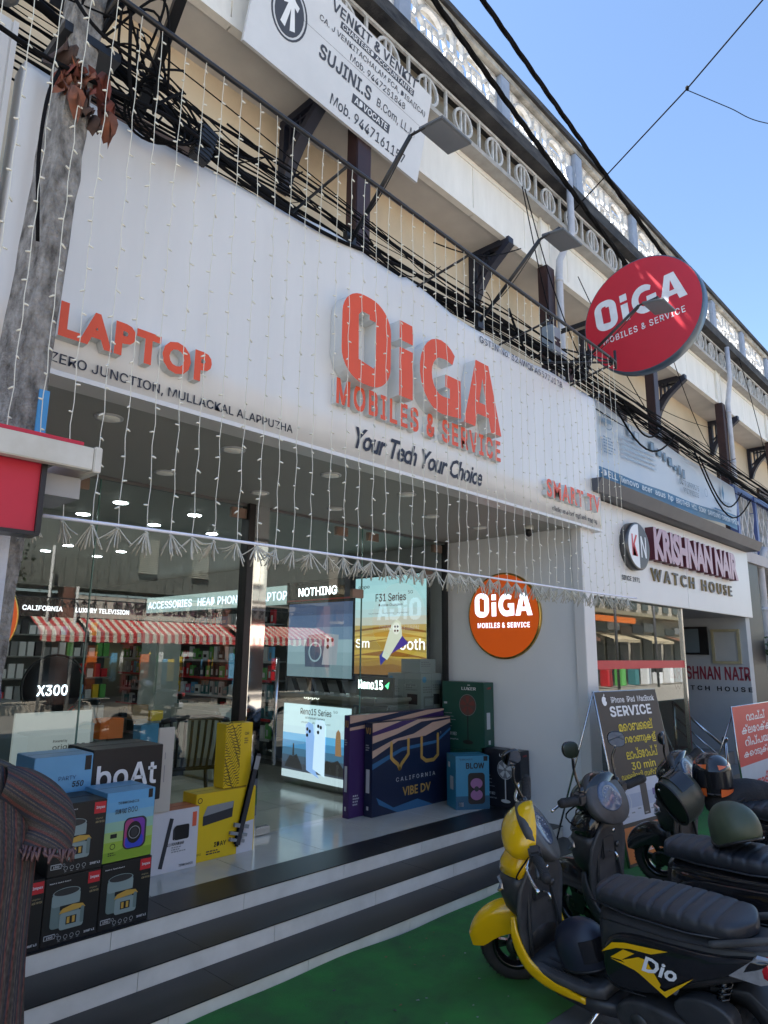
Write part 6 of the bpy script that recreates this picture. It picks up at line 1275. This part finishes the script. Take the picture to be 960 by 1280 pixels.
    for sg in (-1, 1):
        b.tube([(.47, sg*.1575, .655), (.30, sg*.1645, .665), (.10, sg*.1645, .67), (-.10, sg*.157, .69), (-.28, sg*.128, .715)], .0028, 4); b.tube([(.50, sg*.150, .36), (.40, sg*.160, .335), (.26, sg*.163, .355)], .0028, 4)
    th.part('panel_gap', b)
    b = B().m(chrome).box(.9575, .962, -.022, .022, .70, .735, .002); b.lathe((.955, -.06, .715), (-1, 0, 0), [(0, .014), (.012, .013), (.013, .001)], 14); th.part('ignition_lock', b)
    b = B().m(LG).box(-.01, .03, .187, .190, .165, .205, .001); th.part('sticker', b)
    # side stand
    b = B().m(chrome).tube([(.55, .12, .19), (.60, .17, .10), (.66, .235, .012)], [.012, .011, .010], 8); b.m(metal_d).lathe((.55, .13, .19), (0, 1, 0), [(-.02, .022), (.02, .022)], 12).box(.63, .70, .215, .255, .004, .014); th.part('side_stand', b)
    b = B().m(metal_d).tube([(.25, .10, .16), (.16, .13, .10), (.05, .14, .09)], .011, 6); th.part('centre_stand', b)
    # ---- handlebar group
    SM = SM @ Matrix.Translation((1.0, 0, .86)) @ Matrix.Scale(1.26, 4) @ Matrix.Translation((-1.0, 0, -.835))
    b = B().m(pnl); secs = []
    for i in range(9):
        t = i/8; z = .80+.215*t; hw = [.070, .105, .135, .150, .150, .140, .120, .090, .045][i]; xf_ = [1.055, 1.09, 1.115, 1.125, 1.12, 1.105, 1.08, 1.05, 1.01][i]; xb = [.985, .985, .985, .985, .98, .97, .96, .95, .945][i]
        secs.append([Vector((xb+(xf_-xb)*max(0, math.cos(a))**.7, hw*math.copysign(abs(math.sin(a))**.85, math.sin(a)), z)) for a in [math.pi*(k/16-.5) for k in range(17)]])
    b.loft(secs); b.xf(SM); th.part('handlebar_cover', b)
    b = B().m(lens_c).box(1.085, 1.10, -.055, .055, .835, .850, .004); b.xf(SM); th.part('pilot_lamp', b)
    b = B().m(dust); secs = []
    out = smooth_poly([(-.135, .82), (-.155, .90), (-.12, .97), (-.06, 1.01), (.06, 1.01), (.12, .97), (.155, .90), (.135, .82), (.06, .775), (-.06, .775)], 2)
    for dx, sc in ((.03, .98), (.0, 1), (-.02, .96), (-.026, .90)): secs.append([Vector((.950+dx+.42*(z-.89), y*sc, .89+(z-.89)*sc)) for y, z in out])
    b.loft(secs); b.xf(SM); da = th.part('dashboard', b)
    b = B().m(lens_s); secs = []
    out2 = smooth_poly([(-.085, .86), (-.09, .92), (-.04, .975), (.04, .975), (.09, .92), (.085, .86), (0, .83)], 2)
    for dx, sc in ((-.02, 1), (-.031, .97), (-.033, .9)): secs.append([Vector((.950+dx+.42*(z-.89), y*sc, .905+(z-.905)*sc)) for y, z in out2])
    b.loft(secs); b.m(PG).lathe((.93, 0, .905), Vector((-1, 0, .42)), [(.002, .050), (.006, .054), (.006, .048), (.004, .046)], 24); b.m(LG)
    for k in range(9): a = R(-30+30*k); b.bar((.922+.4*.038*math.sin(a), .038*math.cos(a), .908+.034*math.sin(a)), (.922+.4*.045*math.sin(a), .045*math.cos(a), .908+.040*math.sin(a)), .003, .003)
    b.xf(SM); th.part('instrument_glass', b, parent=da)
    b = B().m(metal_d).tube([(.985, -.33, .925), (.985, -.12, .90), (.985, .12, .90), (.985, .33, .925)], .011, 8); b.xf(SM); th.part('handlebar', b)
    for sg in (-1, 1):
        b = B().m(rubber).tube([(.985, sg*.205, .91), (.975, sg*.22, .912), (.955, sg*.35, .928), (.954, sg*.36, .928)], [.020, .022, .021, .015], 12)
        for k in range(12): b.lathe((.9745-.0014*k, sg*(.225+.0095*k), .9125+.0013*k), (-.14, sg, .12), [(0, .022), (.003, .0235), (.006, .022)], 12)
        b.xf(SM); th.part('grip', b)
        b = B().m(plas).box(.955, 1.01, min(sg*.145, sg*.205), max(sg*.145, sg*.205), .885, .94, .010); b.xf(SM); th.part('switch_block', b)
        b = B().m(chrome).tube(bez([(1.01, sg*.19, .905), (1.03, sg*.24, .90), (1.02, sg*.30, .895), (1.00, sg*.37, .89)], 4), [.007]*12+[.009], 6); b.xf(SM); th.part('brake_lever', b)
    for sg in mirrors:
        b = B().m(gplas).tube(bez([(.985, sg*.15, .94), (1.0, sg*.16, 1.0), (1.01, sg*.165, 1.06), (.995, sg*.185, 1.115)], 5), .007, 7); b.lathe((.985, sg*.15, .93), (0, 0, 1), [(0, .018), (.02, .016), (.035, .010)], 10); b.xf(SM); mr = th.part('mirror', b)
        MM = Matrix.Translation((.99, sg*.195, 1.155)) @ Matrix.Rotation(R(sg*12+myaw), 4, 'Z') @ Matrix.Rotation(R(-6), 4, 'Y'); out3 = smooth_poly([(-.055, -.025), (-.045, .03), (.0, .042), (.055, .035), (.062, -.01), (.03, -.042), (-.03, -.045)], 2)
        b = B().m(gplas); b.loft([[Vector((dx, y*sc*.85, z*sc)) for y, z in out3] for dx, sc in ((.0, 1), (.012, 1.02), (.028, .8), (.036, .4))]); b.xf(SM @ MM); th.part('mirror_shell', b, parent=mr)
        b = B().m(mirror_m); b.add([Vector((-.001, y*.80, z*.94)) for y, z in out3], [tuple(range(len(out3)))]); b.xf(SM @ MM); th.part('mirror_glass', b, parent=mr, fix=False)
    b = B().m(cable_black)
    for k in range(3): b.tube(bez([SM @ Vector((.99, .14-.06*k, .90)), SM @ Vector((1.09, .16-.08*k, .80)), Vector((1.02, .05-.03*k, .66)), Vector((1.0, .04, .5))], 5), .005, 5)
    th.part('control_cable', b)
    return th
def place(x, y, head, lean, z=0, sc=.83): return Matrix.Translation((x, y, z)) @ Matrix.Rotation(R(90-head), 4, 'Z') @ Matrix.Rotation(R(-lean), 4, 'X') @ Matrix.Diagonal((sc, sc, sc, 1))
M1 = place(3.09, 1.10, 7, 9)
scooter(M1, 'parked_scooter', 'yellow and black scooter with ribbed seat parked nearest on the green turf', yel, True, 46, True, (-1,), None, -58)
M2 = place(3.86, 1.10, 6, 6, 0, .87)
scooter(M2, 'parked_scooter', 'all black scooter with two mirrors parked just behind the yellow one', gplas, False, -4, False, (-1, 1), None, -30)
M3 = place(5.12, 1.12, 5, 6, 0, .87)
scooter(M3, 'parked_scooter', 'black scooter at the right edge carrying the orange helmet, third from the left', gplas, False, 10, False, (1,))
# scooter across the street
scooter(place(8.9, -6.8, 200, 5), 'parked_scooter', 'dark scooter parked across the street, mirrored in the shop glass', gplas, False, 10, False, (-1, 1))
# ---- helmets
def helmet(M, name, label, m, band=None, visor=None, emblem=False, chin=False, sc=1.0):
    th = Thing(name, label, 'helmet', M=M); b = B().m(m); secs = []; n = 32
    for i in range(15):
        t = i/14; ph = math.pi/2*(1-t*1.42); z = .125*math.sin(ph) if ph > 0 else .14*math.sin(ph); rr = math.cos(ph)**.85 if ph > 0 else 1-.12*(1-math.cos(ph))*3
        s = []
        for k in range(n):
            a = 2*math.pi*k/n; front = max(0, math.cos(a)); zz = z
            if not chin and ph < 0: zz = z*(1-.75*front)     # open face
            s.append(Vector((.150*rr*math.cos(a)*1.0, .118*rr*math.sin(a), zz))*sc)
        secs.append(s)
    b.loft(secs, caps=False); b.add(secs[0], [tuple(range(n))]); th.part('shell', b)
    b = B().m(PK); low = secs[-1]; b.tube([p*1.0 for p in low]+[low[0]], .008*sc, 6); b.add([p*.93 for p in low], [tuple(range(n))]); th.part('trim', b)
    if chin:
        b = B().m(gplas)
        vs = [[Vector((.158*math.cos(a), .124*math.sin(a), z))*sc for a in [R(-62+124*k/16) for k in range(17)]] for z in (.055, .02, -.02, -.045)]; b.loft(vs, closed=False, caps=False); th.part('visor', b, fix=False)
        if band:
            for z0, z1, sg in ((.06, .085, 1), (.06, .085, -1), (-.10, -.05, 1), (-.10, -.05, -1)):
                b = B().m(band); rr = 1.0
                vs = []
                for k in range(8):
                    a = sg*R(20+80*k/7)
                    for z in (z0+.010*k*.4, z1-.004*k):
                        q = math.sqrt(max(.05, 1-(z/.125)**2))**.85 if z > 0 else 1-.12*(1-math.cos(z*4))*3
                        vs.append(Vector((.1535*q*math.cos(a), .1215*q*math.sin(a), z))*sc)
                b.add(vs, [(2*k, 2*k+2, 2*k+3, 2*k+1) for k in range(7)], True); th.part('flash_decal', b, fix=False)
    if emblem:
        b = B().m(flat('helmet_logo', (.34, .36, .32))); c = Vector((.03, .1, .055)); N_ = Vector((.25, .85, .42)).normalized(); ce = Vector((.150*N_.x, .118*N_.y, .125*N_.z))*1.03*sc; u = Vector((-1, .3, 0)).normalized(); u = (u-N_*u.dot(N_)).normalized(); v = N_.cross(u)
        if v.z < 0: v = -v
        def P2(x, y):
            d = ce + u*x + v*y; k = math.sqrt((d.x/.150)**2+(d.y/.118)**2+(d.z/.125)**2); return d/k*(1.006*sc)
        rg = []
        for k in range(33): a = 2*math.pi*k/32; rg += [P2(.042*math.cos(a), .042*math.sin(a)), P2(.037*math.cos(a), .037*math.sin(a))]
        b.add(rg, [(2*k, 2*k+2, 2*k+3, 2*k+1) for k in range(32)], True)
        b.add([P2(x, y) for x, y in ((-.034, .0), (-.012, -.004), (.0, -.03), (.004, -.012), (.020, -.026), (.014, -.006), (.034, .004), (.012, .004), (.002, .010), (-.01, .006))], [tuple(range(10))]); th.part('emblem', b, fix=False)
        b = B().m(chrome)
        for a in (40, 140): b.lathe(Vector((.15*math.cos(R(a)), .118*math.sin(R(a)), -.03))*sc, (math.cos(R(a)), math.sin(R(a)), 0), [(0, .006), (.004, .005), (.005, .001)], 8)
        th.part('rivet', b)
    return th
helmet(M1 @ Matrix.Translation((.70, .03, .40)) @ Matrix.Rotation(R(180), 4, 'Z') @ Matrix.Rotation(R(-14), 4, 'Y'), 'helmet', 'dark blue black helmet wedged on the footboard of the yellow scooter', mat('helmet_navy', (.016, .020, .034), .4, var=.2), None, None, False, True, 1.05)
helmet(M2 @ Matrix.Translation((.12, .02, .91)) @ Matrix.Rotation(R(150), 4, 'Z'), 'helmet', 'olive green open face helmet with pale bird emblem resting on the black scooter seat', mat('helmet_olive', (.045, .060, .035), .5, var=.1), emblem=True, sc=1.05)
helmet(Matrix.Translation((5.02, 1.73, .83)) @ Matrix.Rotation(R(200), 4, 'Z') @ Matrix.Rotation(R(8), 4, 'Y'), 'helmet', 'glossy black helmet with orange flashes on the handlebar of the third scooter', gplas, mat('helmet_orange', (.65, .13, .03), .25, coat=.5), None, False, True, 1.06)
helmet(Matrix.Translation((4.80, 1.86, .70)) @ Matrix.Rotation(R(150), 4, 'Z') @ Matrix.Rotation(R(-60), 4, 'Y'), 'helmet', 'black full face helmet hanging by its strap beside the orange flashed one', mat('helmet_grey', (.05, .055, .045), .35, var=.2), None, None, False, True, 1.06)
b = B().m(mat('bag_fabric', (.010, .010, .012), .8, bump=.4, bscale=60)); secs = []
for i in range(12):
    t = i/11; secs.append(ell((4.95+.5*t, 1.72-.3*t, .64+.05*math.sin(t*3)), (0, 1, 0), (0, 0, 1), .13*math.sin(math.pi*(.12+.8*t))+.02*math.sin(i*2), .11*math.sin(math.pi*(.12+.8*t)), 2.4, 18))
b.loft(secs); b.tube(bez([(5.0, 1.60, .66), (5.2, 1.5, .73), (5.45, 1.42, .64)], 6), .012, 6); tag(link('black_bag', b), 'soft black bag strapped behind the helmets on the third scooter', 'bag')
